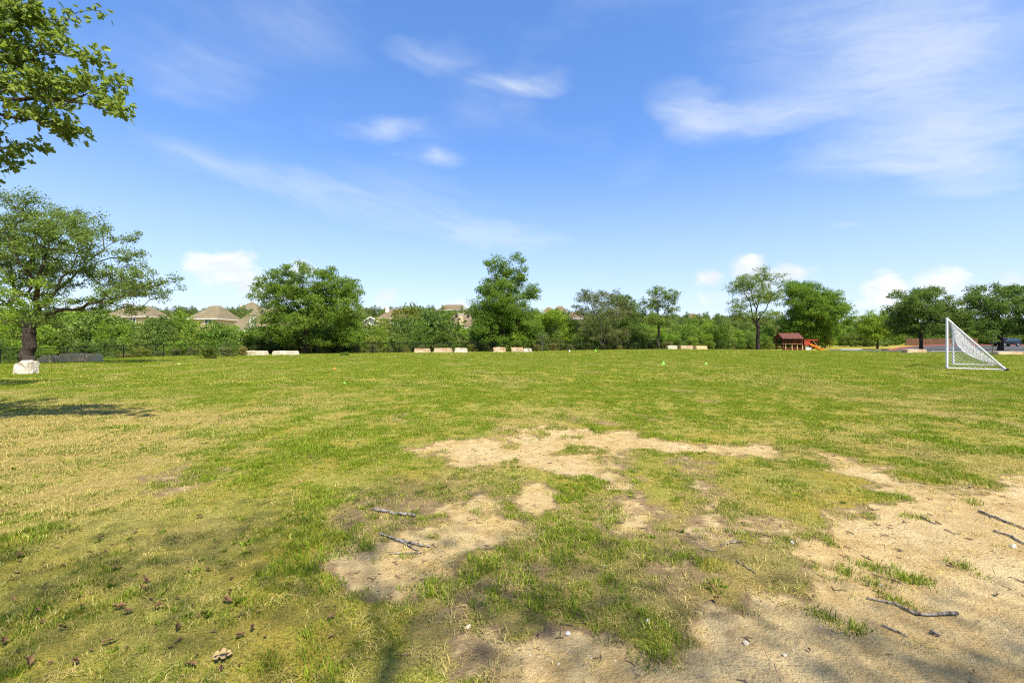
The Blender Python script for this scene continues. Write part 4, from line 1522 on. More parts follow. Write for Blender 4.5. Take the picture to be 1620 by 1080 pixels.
for i, (x, y) in enumerate(fpts):
    z = zf(x, y)
    if post0 is None:
        post0 = pm.build('post', MAT['black_steel'], froot, loc=Vector((x, y, z)) - fo)
    else:
        p = post0.copy()
        COL.objects.link(p)
        p.parent = froot
        p.location = Vector((x, y, z)) - fo
    if i:
        a = Vector((*fpts[i - 1], zf(*fpts[i - 1]))) - fo
        c = Vector((x, y, z)) - fo
        MB().tube([a + Vector((0, 0, FH)), c + Vector((0, 0, FH))], .03, 6).build('top_rail', MAT['black_steel'], froot)
        d = c - a
        Ln = math.hypot(d.x, d.y)
        nrm = Vector((-d.y, d.x, 0)).normalized()
        st = .13
        k = -FH
        while k < Ln:
            for sg in (1, -1):
                # wire rises from s0 to s1 over the height of the fence
                s0, s1, h0, h1 = k, k + FH, 0.03, FH
                if s0 < 0:
                    h0 += -s0
                    s0 = 0
                if s1 > Ln:
                    h1 -= s1 - Ln
                    s1 = Ln
                if s1 - s0 > .05:
                    p0 = a + d * (s0 / Ln) + Vector((0, 0, h0 if sg > 0 else FH - h0))
                    p1 = a + d * (s1 / Ln) + Vector((0, 0, h1 if sg > 0 else FH - h1))
                    t = (p1 - p0).normalized()
                    u = nrm.cross(t).normalized()
                    r_ = .005
                    b0 = len(fw_v)
                    for pp in (p0, p1):
                        for an in (0, 2.094, 4.189):
                            q = pp + (nrm * math.cos(an) + u * math.sin(an)) * r_
                            fw_v.append((q.x, q.y, q.z))
                    for e in range(3):
                        e2 = (e + 1) % 3
                        fw_q.append((b0 + e, b0 + e2, b0 + 3 + e2, b0 + 3 + e))
            k += st
mo = link('wire_mesh', mesh_np('wire_mesh', fw_v, fw_q), MAT['black_steel'], froot)
mo['kind'] = 'stuff'


# ------------------------------------------------------------------ limestone blocks
def boulder(px0, px1, py0, py1, Y, depth, seed, mat, label, slope=.0, rot=0.0, lowf=0.0):
    c = onz((px0 + px1) / 2, Y)
    w = (px1 - px0) / F * Y
    top = CAMZ - (py0 - 540) / F * Y - c.z
    h = max(.3, top) + .12
    bm = bmesh.new()
    bmesh.ops.create_cube(bm, size=1)
    for v in bm.verts:
        v.co.x *= w
        v.co.y *= depth
        v.co.z *= h
        if v.co.z > 0:
            v.co.x *= 1 - slope
            if v.co.x < 0 and lowf:
                v.co.x += lowf * w
    bmesh.ops.bevel(bm, geom=list(bm.edges), offset=.07 * min(w, h, depth) + .02, segments=2, affect='EDGES')
    bmesh.ops.triangulate(bm, faces=bm.faces)
    bmesh.ops.subdivide_edges(bm, edges=list(bm.edges), cuts=3, use_grid_fill=True)
    rg = np.random.default_rng(seed)
    co = np.array([v.co[:] for v in bm.verts])
    sd_ = seed * 3
    n1 = fbm(co[:, 0] * 2.2 + co[:, 2] * 1.7 + 5, co[:, 1] * 2.2 + co[:, 2] * 1.1 + 9, sd_, 4) - .5
    n2 = fbm(co[:, 0] * 7 + co[:, 2] * 5, co[:, 1] * 7 - co[:, 2] * 4, sd_ + 1, 3) - .5
    lay = vnoise(co[:, 2] * 9 + n1 * 2, co[:, 0] * .4, sd_ + 2) - .5
    for v, a, b2, l2 in zip(bm.verts, n1, n2, lay):
        d = v.co.copy()
        d.z *= .4
        if d.length > 0:
            d.normalize()
        v.co += d * (a * .30 * min(1, h) + b2 * .07 + l2 * .05)
        v.co.z += a * .06
    for f in bm.faces:
        f.smooth = False
    me = bpy.data.meshes.new('limestone_block')
    bm.to_mesh(me)
    bm.free()
    o = link('limestone_block', me, MAT[mat])
    o.location = (c.x, c.y, c.z + h / 2 - .12)
    o.rotation_euler = (0, 0, rot)
    return tag(o, label, 'boulder', 'limestone blocks round the field')


boulder(26, 54, 571, 591, 21, .5, 1, 'limestone_white', 'large white limestone boulder in front of the thick oak trunk', .04, .1, .14)
boulder(66, 88, 562, 577, 33, .6, 2, 'limestone_grey', 'small pale stone block just right of the oak trunk, in shade', .05)
boulder(97, 160, 559, 573, 32.5, .6, 3, 'limestone_grey', 'long low pale brown stone block right of the oak trunk', .03, -.05)
boulder(380, 422, 555, 562, 48, 1.0, 4, 'limestone_white', 'cream stone block, left of the pair before the broad tree', .08)
boulder(434, 471, 555, 562, 48.5, 1.0, 5, 'limestone_white', 'cream stone block, right of the pair before the broad tree', .10)
boulder(656, 680, 551, 558, 56, 1.0, 6, 'limestone_tan', 'rust stained stone block, leftmost of three by the fence', .05)
boulder(687, 715, 550.5, 558, 56.5, 1.0, 7, 'limestone_tan', 'long tan stone block, middle of three by the fence', .03)
boulder(718, 740, 550.5, 557.5, 56.5, 1.1, 8, 'limestone_white', 'white slanting stone block, rightmost of three by the fence', .2, .1)
boulder(780, 800, 549.5, 557, 57.5, 1.0, 9, 'limestone_tan', 'short tan stone block under the tallest tree', .06)
boulder(808, 828, 549.5, 557, 57.5, 1.0, 10, 'limestone_tan', 'brown streaked stone block touching a low pale one', .06)
boulder(828, 841, 551, 557, 58, .9, 11, 'limestone_white', 'low pale stone block at the end of the brown streaked one', .1)
boulder(1054, 1070, 546.5, 553, 66.5, 1.0, 12, 'limestone_white', 'pale stone block, leftmost of three right of the round-headed tree', .04)
boulder(1075, 1095, 546.5, 553, 66.5, 1.0, 13, 'limestone_tan', 'tan stone block, middle of three right of the round-headed tree', .04)
boulder(1099, 1117, 547, 553, 66.5, 1.0, 14, 'limestone_grey', 'dull brown stone block, rightmost of three right of the round-headed tree', .04)
boulder(1430, 1461, 552.5, 560, 50.5, .9, 15, 'limestone_tan', 'tan stone block at the foot of the dark oak by the car park', .02)
boulder(1572, 1613, 556.5, 564, 44, .8, 16, 'limestone_tan', 'long rough tan stone block right of the goal', .02)


# ------------------------------------------------------------------ houses
def house(px0, px1, eave, ridge, Y, depth, wall, side, roof, label, kind='hip', chim=None, wins=(), vents=(), over=.55, ridge_f=.35, chim_mat='white_stucco', rot=0.0, trim='white_trim'):
    x0, x1 = (px0 - 810) / F * Y, (px1 - 810) / F * Y
    w = x1 - x0
    ze = CAMZ + (540 - eave) / F * Y
    zr = CAMZ + (540 - ridge) / F * (Y + depth / 2)
    cx, cy = (x0 + x1) / 2, Y + depth / 2
    zb = min(zf(cx, cy), ze - 2.6) - .3
    root = empty('house', (cx, cy, zb), rot)
    tag(root, label, 'house')
    H = ze - zb
    hw, hd = w / 2, depth / 2
    mw = MB()
    mw.add([(-hw, -hd, 0), (hw, -hd, 0), (hw, hd, 0), (-hw, hd, 0), (-hw, -hd, H), (hw, -hd, H), (hw, hd, H), (-hw, hd, H)],
           [(0, 1, 5, 4), (2, 3, 7, 6), (3, 0, 4, 7)])
    mw.build('wall', MAT[wall], root)
    MB().add([(hw, -hd, 0), (hw, hd, 0), (hw, hd, H), (hw, -hd, H)], [(0, 1, 2, 3)]).build('side_wall', MAT[side], root)
    ow, od = hw + over, hd + over
    R_ = zr - zb
    e = H - .08
    if kind == 'hip':
        rl = ow * ridge_f
        vs_ = [(-ow, -od, e), (ow, -od, e), (ow, od, e), (-ow, od, e), (-rl, 0, R_), (rl, 0, R_)]
        fs_ = [(0, 1, 5, 4), (1, 2, 5), (2, 3, 4, 5), (3, 0, 4), (3, 2, 1, 0)]
    else:        # gable end towards the field
        vs_ = [(-ow, -od, e), (ow, -od, e), (ow, od, e), (-ow, od, e), (0, -od, R_), (0, od, R_)]
        fs_ = [(1, 2, 5, 4), (3, 0, 4, 5), (3, 2, 1, 0), (2, 3, 5)]
        MB().add([(-hw, -hd - .01, H), (hw, -hd - .01, H), (0, -hd - .01, R_ - .3)], [(0, 1, 2)]).build('gable', MAT[wall], root)
        for s in (-1, 1):
            MB().bar((s * ow, -od - .03, e), (0, -od - .03, R_), .08, .25).build('barge_board', MAT[trim], root)
    rf = MB().add(vs_, fs_).build('roof', MAT[roof], root)
    fm = MB()
    for a, c in (((-ow, -od), (ow, -od)), ((ow, -od), (ow, od)), ((ow, od), (-ow, od)), ((-ow, od), (-ow, -od))):
        fm.bar((a[0], a[1], e - .06), (c[0], c[1], e - .06), .06, .22)
    fm.build('fascia', MAT[trim], root)
    for (wx0, wx1, wy0, wy1) in wins:
        a0, a1 = (wx0 - 810) / F * Y - cx, (wx1 - 810) / F * Y - cx
        b1, b0 = CAMZ + (540 - wy0) / F * Y - zb, CAMZ + (540 - wy1) / F * Y - zb
        f = MB()
        yy = -hd - .05
        for p, q in (((a0, b0), (a1, b0)), ((a1, b0), (a1, b1)), ((a1, b1), (a0, b1)), ((a0, b1), (a0, b0)), (((a0 + a1) / 2, b0), ((a0 + a1) / 2, b1))):
            f.bar((p[0], yy, p[1]), (q[0], yy, q[1]), .13, .12, (0, 1, 0))
        fo_ = f.build('window', MAT[trim], root)
        for s0, s1 in ((a0, (a0 + a1) / 2), ((a0 + a1) / 2, a1)):
            g = MB().box(((s0 + s1) / 2, yy + .03, (b0 + b1) / 2), (abs(s1 - s0) - .13, .02, b1 - b0 - .13)).build('pane', MAT['house_glass'], fo_)
    if chim:
        c0, c1, ct, cyo = chim
        a0, a1 = (c0 - 810) / F * (Y + cyo) - cx, (c1 - 810) / F * (Y + cyo) - cx
        zt = CAMZ + (540 - ct) / F * (Y + cyo) - zb
        yc = -hd + cyo
        ch = MB().box(((a0 + a1) / 2, yc, zt / 2 + H * .3), (a1 - a0, .9, zt - H * .6)).build('chimney', MAT[chim_mat], root)
        MB().box(((a0 + a1) / 2, yc, zt + .1), (a1 - a0 + .2, 1.1, .2)).build('chimney_cap', MAT[trim], ch)
    for (vx, vy) in vents:
        # turbine vents sit on the front slope
        t = (eave - vy) / (eave - ridge)
        yv = -od + od * t
        zv = e + (R_ - e) * t
        xv = (vx - 810) / F * (Y + hd + yv) - cx
        v = MB().tube([(xv, yv, zv - .1), (xv, yv, zv + .25)], .16, 8)
        v.tube([(xv, yv, zv + .25), (xv, yv, zv + .42), (xv, yv, zv + .62), (xv, yv, zv + .7)], [.2, .34, .28, .05], 10)
        v.build('roof_vent', MAT['rubber'], root)
    return root


house(168, 229, 500, 484, 122, 9, 'cream_stucco', 'orange_brick', 'shingle_tan', 'tan roofed house with orange brick side half hidden by the oak', chim=(199, 205, 481, 4), ridge_f=.5, wins=((181, 190, 503, 511), (206, 215, 503, 511)))
house(300, 342, 503.5, 483.5, 118, 10.5, 'cream_stucco', 'cream_stucco', 'shingle_tan', 'cream house with brown hipped roof and one double window under the eave', wins=((324, 335, 505, 512),), ridge_f=.3)
house(362, 440, 522, 487, 100, 10, 'white_stucco', 'white_stucco', 'shingle_tan', 'low tan roofed house with white chimney beside the broad tree', chim=(396.5, 404, 503, .6), ridge_f=.35, wins=((410, 420, 525, 534),))
house(373, 407, 489, 477.5, 262, 11, 'cream_stucco', 'cream_stucco', 'shingle_tan', 'small far house with pyramid roof on the ridge at left', chim=(380, 384, 481, 3), ridge_f=.05)
house(598, 642, 503, 488.5, 140, 10, 'white_stucco', 'white_stucco', 'shingle_brown', 'brown roofed house with small white chimney behind bright bushes', chim=(610.5, 615.5, 486, 3.5), ridge_f=.25)
house(571, 604, 513, 503, 108, 9, 'white_stucco', 'white_stucco', 'shingle_tan', 'white gabled house mostly hidden by bushes behind the fence', kind='gable', wins=((583, 592, 516, 524),))
house(706, 750, 518, 498, 113, 9, 'cream_stucco', 'cream_stucco', 'shingle_brown', 'house whose brown roof carries three dark vents and a cream chimney', chim=(727, 733, 498, .4), vents=((717, 507), (722, 502), (741, 502)), ridge_f=.5, chim_mat='cream_stucco')
house(694, 738, 490, 482, 272, 12, 'cream_stucco', 'cream_stucco', 'shingle_brown', 'far house on the ridge with long low roof and thin chimney', chim=(733, 736, 486, 1), ridge_f=.6)
house(858, 880, 494, 486, 288, 10, 'cream_stucco', 'cream_stucco', 'shingle_brown', 'left one of two far brown roofs right of the tallest tree', ridge_f=.2)
house(876, 898, 494, 484, 284, 10, 'pink_brick', 'pink_brick', 'shingle_brown', 'right one of two far brown roofs right of the tallest tree', ridge_f=.3)
house(900, 926, 503, 494, 110, 9, 'pink_brick', 'pink_brick', 'shingle_brown', 'pink brick house glimpsed left of the olive brown tree', ridge_f=.3, wins=((908, 916, 506, 514),))
house(1088, 1108, 501, 496, 300, 10, 'pink_brick', 'pink_brick', 'shingle_brown', 'tiny far roof above the scrub right of the round-headed tree', ridge_f=.4)

# brown timber fence under the trees behind the car park
wf = empty('timber_fence', (112, 128, zf(112, 128)))
tag(wf, 'brown timber fence under the trees beyond the red kerb', 'fence')
for k in range(13):
    x, y = -3 + k * 1.6, -2 + k * .06
    MB().box((x + .8, y, 1.05), (1.5, .05, 1.9)).build('panel', MAT['fence_wood'], wf)
    MB().box((x, y, 1.1), (.14, .14, 2.3)).build('post', MAT['fence_wood'], wf)

# ------------------------------------------------------------------ football goal
N_ = Vector((21.5, 22.5, 0))
Q_ = Vector((26.9, 27.75, 0))
for p in (N_, Q_):
    p.z = zf(p.x, p.y)
mdir = (Q_ - N_).normalized()
back = Vector((mdir.y, -mdir.x, 0)).normalized()
GH, GD = 2.44, 1.98
goal = empty('soccer_goal', N_)
tag(goal, 'white full size soccer goal with sagging net on the right', 'goal')
n0 = Vector((0, 0, .05))
q0 = Q_ - N_ + Vector((0, 0, .05))
nb_, qb_ = n0 + back * GD, q0 + back * GD
T = Vector((0, 0, GH))
for p in (n0, q0):
    MB().tube([p, p + T], .052, 12).build('post', MAT['white_paint'], goal, smooth=False)
MB().tube([n0 + T, q0 + T], .052, 12).build('crossbar', MAT['white_paint'], goal)
for a, c in ((n0, nb_), (q0, qb_)):
    MB().tube([a, c], .028, 8).build('base_bar', MAT['white_paint'], goal)
    MB().tube([a + T, c], .03, 8).build('back_stay', MAT['white_paint'], goal)
MB().tube([nb_, qb_], .04, 8).build('back_bar', MAT['white_paint'], goal)
for p in (nb_, qb_):
    MB().tube([p - back * .04, p + back * .09], .055, 8).build('end_cap', MAT['rubber'], goal)


def net_sheet(fn, nu, nv, r_, V, Q):
    G = [[fn(i / nu, j / nv) for j in range(nv + 1)] for i in range(nu + 1)]

    def seg(a, c):
        d = c - a
        if d.length < 1e-4:
            return
        d.normalize()
        u = d.cross(Vector((.3, .5, .8))).normalized()
        w_ = d.cross(u)
        b0 = len(V)
        for p in (a, c):
            for an in (0, 2.094, 4.189):
                V.append(tuple(p + (u * math.cos(an) + w_ * math.sin(an)) * r_))
        for e in range(3):
            e2 = (e + 1) % 3
            Q.append((b0 + e, b0 + e2, b0 + 3 + e2, b0 + 3 + e))
    for i in range(nu + 1):
        for j in range(nv + 1):
            if i < nu and j < nv:
                # diamond mesh
                seg(G[i][j], G[i + 1][j + 1])
                seg(G[i + 1][j], G[i][j + 1])


NV, NQ = [], []


def back_fn(u, v):
    a = n0.lerp(q0, u) + T
    c = nb_.lerp(qb_, u)
    p = a.lerp(c, v)
    s = math.sin(math.pi * v) * (.12 + .55 * math.sin(math.pi * min(1, u * .62)))
    p = p - back * s * .85 - Vector((0, 0, s * .55))
    p.z = max(p.z, .06) + .03 * math.sin(u * 37 + v * 11) * math.sin(math.pi * v)
    return p


net_sheet(back_fn, 46, 20, .007, NV, NQ)
for a0, sgn in ((n0, 1), (q0, -1)):
    def side_fn(u, v, a0=a0):
        # v: height 0..1, u: from post to stay
        dpt = GD * (1 - v)
        p = a0 + T * v + back * (dpt * u)
        return p + mdir * (.10 * math.sin(math.pi * u) * math.sin(math.pi * v) * (1 if a0 is n0 else -1)) + Vector((0, 0, .01))
    net_sheet(side_fn, 11, 14, .004, NV, NQ)
link('net', mesh_np('net', NV, NQ), MAT['net_cord'], goal)

# ------------------------------------------------------------------ playset
PY = 80.0
pb = onz(1262, PY)
play = empty('playset', pb)
tag(play, 'red wooden playset with gabled tower and orange slide under the trees', 'playset')


def pl(px, py, dy=0.0):
    w_ = at(px, py, PY)
    return Vector((w_.x - pb.x, dy, w_.z - pb.z))


# tower: posts, deck, walls, roof
xl, xr = pl(1233, 540).x, pl(1263, 540).x
for x in (xl, (xl + xr) / 2, xr):
    for y in (-1.0, 1.0):
        MB().bar((x, y, -.15), (x, y, 2.1), .12).build('post', MAT['dark_red_wood'], play)
for k in range(9):
    y = -1 + k * .25
    MB().box(((xl + xr) / 2, y, 1.1), (xr - xl + .1, .22, .05)).build('deck_board', MAT['tan_wood'], play)
for k in range(2):
    MB().box(((xl + xr) / 2, -1.07, .18 + k * .19), (xr - xl, .04, .17)).build('wall_board', MAT['dark_red_wood'], play)
for k in range(14):
    x = xl + (xr - xl) * (k + .5) / 14
    MB().box((x, -1.07, 1.38), (.1, .04, .5)).build('baluster', MAT['dark_red_wood'], play)
MB().bar((xl, -1.07, 1.66), (xr, -1.07, 1.66), .09).build('hand_rail', MAT['red_wood'], play)
ze_, zr_ = 2.08, 3.05
roofL, roofR = xl - .25, xr + .1
rfp = MB().add([(roofL, -1.45, ze_), (roofR, -1.45, ze_), (roofR, 0, zr_), (roofL, 0, zr_), (roofL, -1.45, ze_ - .07), (roofR, -1.45, ze_ - .07), (roofR, 0, zr_ - .07), (roofL, 0, zr_ - .07)],
               [(0, 1, 2, 3), (4, 7, 6, 5), (0, 4, 5, 1), (1, 5, 6, 2), (2, 6, 7, 3), (3, 7, 4, 0)])
rfp.build('roof_slope', MAT['red_wood'], play)
MB().add([(roofL, 1.45, ze_), (roofR, 1.45, ze_), (roofR, .001, zr_), (roofL, .001, zr_), (roofL, 1.45, ze_ - .07), (roofR, 1.45, ze_ - .07), (roofR, .001, zr_ - .07), (roofL, .001, zr_ - .07)],
         [(0, 3, 2, 1), (4, 5, 6, 7), (0, 1, 5, 4), (1, 2, 6, 5), (2, 3, 7, 6), (3, 0, 4, 7)]).build('roof_slope', MAT['red_wood'], play)
for x in (roofL + .2, roofR - .2):
    MB().add([(x, -1.3, ze_ + .02), (x, 1.3, ze_ + .02), (x, 0, zr_ - .1), (x + .05, -1.3, ze_ + .02), (x + .05, 1.3, ze_ + .02), (x + .05, 0, zr_ - .1)],
             [(0, 1, 2), (3, 5, 4), (0, 3, 4, 1), (1, 4, 5, 2), (2, 5, 3, 0)]).build('gable_board', MAT['dark_red_wood'], play)
# slanting braces at the front
for px in (1236, 1246, 1254, 1262):
    MB().bar(pl(px - 3, 554, -1.9), pl(px + 1, 546, -1.1), .1).build('brace', MAT['tan_wood'], play)
# second deck with flat canopy and slide
x2, x3 = pl(1268, 540).x, pl(1290, 540).x
for x in (x2, x2 + 1.0):
    for y in (-.7, .7):
        MB().bar((x, y, -.15), (x, y, 1.75), .1).build('post', MAT['red_wood'], play)
MB().box(((x2 + x3) / 2, 0, 1.84), (x3 - x2, 1.6, .16)).build('canopy', MAT['red_canopy'], play)
MB().box((x2 + .5, -.75, 1.3), (1.0, .05, .7)).build('side_panel', MAT['red_canopy'], play)
MB().box((x2 + .5, 0, .92), (1.1, 1.5, .08)).build('deck', MAT['tan_wood'], play)
MB().bar((x3 - .9, -.7, 1.76), (x3 + .1, -.7, .45), .09).build('canopy_strut', MAT['tan_wood'], play)
MB().bar((x3 - .2, .7, 1.76), (x3 - .2, .7, -.1), .1).build('post', MAT['tan_wood'], play)
MB().bar((x3 - .2, -.7, 1.76), (x3 - .2, -.7, -.1), .08).build('post', MAT['red_wood'], play)
sm = MB()
prof = []
sA, sB = pl(1274.5, 545), pl(1296, 555.5)
for k in range(9):
    t = k / 8
    z = sA.z + (sB.z + .12 - sA.z) * (t - .07 * math.sin(2 * math.pi * t))
    prof.append((sA.x + (sB.x - sA.x) * t, z))
vs_, fs_ = [], []
for (x, z) in prof:
    vs_ += [(x, -1.25, z + .2), (x, -1.2, z), (x, -.72, z), (x, -.67, z + .2), (x, -.62, z + .2), (x, -.66, z - .06), (x, -1.26, z - .06), (x, -1.3, z + .2)]
for k in range(8):
    for e in range(8):
        e2 = (e + 1) % 8
        fs_.append((k * 8 + e, k * 8 + e2, k * 8 + 8 + e2, k * 8 + 8 + e))
sm.add(vs_, fs_).build('slide', MAT['orange_plastic'], play)
MB().box((x2 + .55, -1.0, .35), (.9, .06, .45)).build('play_panel', MAT['white_paint'], play)

# ------------------------------------------------------------------ parked car
cb = onz(1592, 93, .12)
car = empty('parked_car', cb, R(4))
tag(car, 'black sport utility car parked behind the oak trunk at far right', 'car')
body = [(-2.35, .35), (-2.4, .75), (-2.2, .98), (-1.1, 1.08), (-.35, 1.62), (.1, 1.7), (1.6, 1.68), (2.0, 1.55), (2.3, 1.05), (2.35, .6), (2.3, .35)]
m_ = MB()
k_ = len(body)


def wid(z):
    return .92 if z < 1.1 else .92 - (z - 1.1) * .33


m_.add([(x, -wid(z), z) for x, z in body] + [(x, wid(z), z) for x, z in body],
       [tuple(range(k_)), tuple(reversed(range(k_, 2 * k_)))] + [(i, k_ + i, k_ + (i + 1) % k_, (i + 1) % k_) for i in range(k_)])
m_.build('body', MAT['car_black'], car, bevel=.05)
for xs in (((-1.0, 1.1), (-.3, 1.56), (.35, 1.6), (.35, 1.1)), ((.43, 1.1), (.43, 1.6), (1.3, 1.6), (1.35, 1.1)), ((1.43, 1.1), (1.4, 1.6), (1.75, 1.56), (2.05, 1.1))):
    for s in (-1, 1):
        v_ = [(x, s * (wid(z) + .012), z) for x, z in xs]
        MB().add(v_ + [(x, y - s * .03, z) for x, y, z in v_], [(0, 1, 2, 3), (7, 6, 5, 4), (0, 4, 5, 1), (1, 5, 6, 2), (2, 6, 7, 3), (3, 7, 4, 0)]).build('window', MAT['house_glass'], car)
for x in (-1.5, 1.45):
    for s in (-1, 1):
        wroot = MB().tube([(x, s * .70, .36), (x, s * .72, .36), (x, s * .92, .36), (x, s * .94, .36)], [.3, .36, .36, .3], 18).build('wheel', MAT['rubber'], car)
        MB().tube([(x, s * .93, .36), (x, s * .955, .36)], [.22, .2], 14).build('rim', MAT['chrome'], wroot)
for s in (-1, 1):
    MB().box((2.31, s * .72, .98), (.1, .22, .3)).build('tail_light', MAT['tail_red'], car)
    MB().box((-2.33, s * .68, .8), (.12, .3, .14)).build('head_light', MAT['chrome'], car)
MB().box((2.36, 0, .5), (.06, 1.7, .2)).build('bumper', MAT['rubber'], car)

# ------------------------------------------------------------------ training markers on the grass
conem = None


def cone(px, py, h, mat, label, flat=1.0, grp='field markers'):
    p = ghit(px, py)
    c = MB().tube([(0, 0, 0), (0, 0, .012), (0, 0, h)], [h * .62 * flat, h * .52 * flat, h * .12 * flat], 14)
    o = c.build('field_marker', MAT[mat])
    o.location = p + Vector((0, 0, -.005))
    o.rotation_euler = (random.uniform(-.12, .12), random.uniform(-.12, .12), 0)
    return tag(o, label, 'marker', grp)


cone(1049, 577, .22, 'green_plastic', 'neon green marker cone, taller of the two in the middle right grass')
cone(1117, 576, .12, 'green_plastic', 'neon green low marker right of the taller green cone', 1.6)
cone(545, 607, .07, 'green_plastic', 'neon green flat marker in the grass left of the middle', 1.6)
cone(283, 577, .1, 'green_plastic', 'neon green flat marker near the fence at left', 1.8)
cone(714, 561, .14, 'green_plastic', 'neon green marker in front of the long tan block')
cone(529, 584, .1, 'orange_cone', 'flat orange marker lying on the grass', 1.9)
cone(942, 556, .3, 'green_plastic', 'pale green marker cone at the far edge below the olive brown tree')
cone(901, 556.5, .25, 'white_paint', 'white marker at the far edge left of the olive brown tree')

# weed tuft at the field edge
for k, (px, Y, h, s) in enumerate(((541, 46, .42, 1.3), (549, 46.3, .5, 1.0))):
    bush((px - 810) / F * Y, Y, h, s, 5, 'elm_leaf', 'low leafy green weed at the field edge before the fence, ' + ('left' if k == 0 else 'right') + ' of two', 'weeds at the field edge')

# ------------------------------------------------------------------ sticks, stones and fallen leaves in the foreground
def stick(pts_px, r0, r1, label, forks=0, seed=0):
    rg = random.Random(seed)
    r0, r1 = r0 * .8, r1 * .8
    P_ = [ghit(*p) for p in pts_px]
    base = P_[0].copy()
    fine = []
    for a, c in zip(P_[:-1], P_[1:]):
        n_ = max(3, int((c - a).length / .05))
        fine += [a.lerp(c, k / n_) for k in range(n_)]
    fine.append(P_[-1])
    n_ = len(fine)
    out, rad = [], []
    for i, p in enumerate(fine):
        t = i / (n_ - 1)
        r = (r0 + (r1 - r0) * t) * rg.uniform(.82, 1.2)
        z = float(zsurf(np.array([p.x]), np.array([p.y]))[0])
        out.append(Vector((p.x + rg.uniform(-.35, .35) * r0, p.y + rg.uniform(-.35, .35) * r0, z + r * 1.05 + .004)) - base)
        rad.append(r)
    m_ = MB().tube(out, rad, 8)
    for k in range(forks):
        i = rg.randrange(n_ // 4, n_ - 2) if n_ > 8 else n_ // 2
        d = (out[min(i + 1, n_ - 1)] - out[i - 1]).normalized()
        sd_ = Vector((-d.y, d.x, .15)) * rg.choice((-1, 1))
        L_ = rg.uniform(4, 9) * r0
        m_.tube([out[i], out[i] + (d + sd_ * .8) * L_ * .5, out[i] + (d + sd_ * .9) * L_ + Vector((0, 0, .2 * r0))], [rad[i] * .6, rad[i] * .45, rad[i] * .25], 6)
    o = m_.build('stick', MAT['bark_stick'], smooth=True)
    o.location = base
    return tag(o, label, 'stick', 'fallen sticks')


stick([(590, 809), (625, 815), (656, 820)], .018, .015, 'thick broken grey stick, uppermost in the middle bare patch', 0, 1)
stick([(600, 846), (630, 857), (662, 868)], .009, .007, 'thin pale stick slanting across the middle bare patch', 1, 2)
stick([(625, 853), (655, 858), (680, 863)], .012, .010, 'dark brown stick lying against a thin pale one', 0, 3)
stick([(617, 876), (640, 875), (668, 876)], .007, .005, 'short straight twig, lowest in the middle bare patch', 1, 4)
stick([(1548, 810), (1585, 822), (1625, 838)], .011, .009, 'dark stick entering at the right edge on bare earth', 1, 5)
stick([(1572, 838), (1600, 849), (1625, 862)], .009, .008, 'lower one of two dark sticks at the right edge', 0, 6)
stick([(1372, 942), (1415, 953), (1450, 966), (1515, 971)], .006, .012, 'long curved grey branch on the bare earth at lower right', 2, 7)
stick([(1396, 985), (1437, 1003)], .006, .005, 'thin straight twig below the long curved branch', 0, 8)
stick([(1140, 864), (1160, 861), (1182, 862)], .007, .006, 'pale knobbly twig at the edge of the grass, right of middle', 1, 9)
stick([(1165, 889), (1195, 911)], .006, .005, 'pale straight twig lying on dark green grass', 0, 10)
stick([(1110, 868), (1135, 876)], .005, .004, 'small grey twig left of the pale knobbly twig', 0, 11)
stick([(1458, 814), (1480, 826)], .008, .006, 'short dark stick alone on the sunny bare earth', 1, 12)
stick([(1494, 835), (1512, 843)], .005, .004, 'tiny dark twig on sunny bare earth below the short dark stick', 0, 13)
stick([(1472, 995), (1486, 1009)], .008, .006, 'stubby dark twig at lower right below the long branch', 0, 14)


def rock(px, py, wpx, label, mat, seed):
    p = ghit(px, py)
    s = wpx / F * p.y / 2
    bm = bmesh.new()
    bmesh.ops.create_icosphere(bm, subdivisions=2, radius=1)
    rg = random.Random(seed)
    ax = [Vector((rg.uniform(-1, 1), rg.uniform(-1, 1), rg.uniform(-1, 1))).normalized() for _ in range(7)]
    for v in bm.verts:
        for a in ax:
            d = v.co.dot(a)
            if d > .62:
                v.co -= a * (d - .62)
        v.co = Vector((v.co.x * s, v.co.y * s * .85, v.co.z * s * .7))
    me = bpy.data.meshes.new('stone')
    bm.to_mesh(me)
    bm.free()
    o = link('stone', me, MAT[mat])
    o.location = p + Vector((0, 0, s * .35))
    o.rotation_euler = (0, 0, rg.uniform(0, 6))
    return tag(o, label, 'stone', 'loose stones')


rock(741, 997, 13, 'cream angular stone on the bare earth at bottom middle', 'pale_stone', 1)
rock(898, 1004, 10, 'small white stone on bare earth at bottom middle', 'grey_stone', 2)
rock(1024, 982, 9, 'small grey white stone beside green grass at bottom', 'grey_stone', 3)
rock(1180, 1016, 11, 'pale flat pebble on bare earth below the grass tongue', 'pale_stone', 4)
rock(1603, 864, 14, 'white stone near the right edge beside the sticks', 'pale_stone', 5)
rock(1298, 987, 6, 'small white pebble left of the long curved branch', 'pale_stone', 6)
rock(1241, 1034, 8, 'pale pebble near the bottom edge right of middle', 'pale_stone', 7)
rock(957, 898, 7, 'white pebble in grass near the middle of the lawn', 'grey_stone', 8)
rock(1253, 860, 8, 'grey stone on the sandy strip right of middle', 'grey_stone', 9)
rock(883, 1052, 7, 'pale pebble at the bottom edge left of middle', 'pale_stone', 10)
rock(838, 1034, 6, 'yellowish pebble in dry stems at the bottom edge', 'pale_stone', 11)
rock(1394, 920, 6, 'pale pebble beside the small lone grass tuft', 'grey_stone', 12)

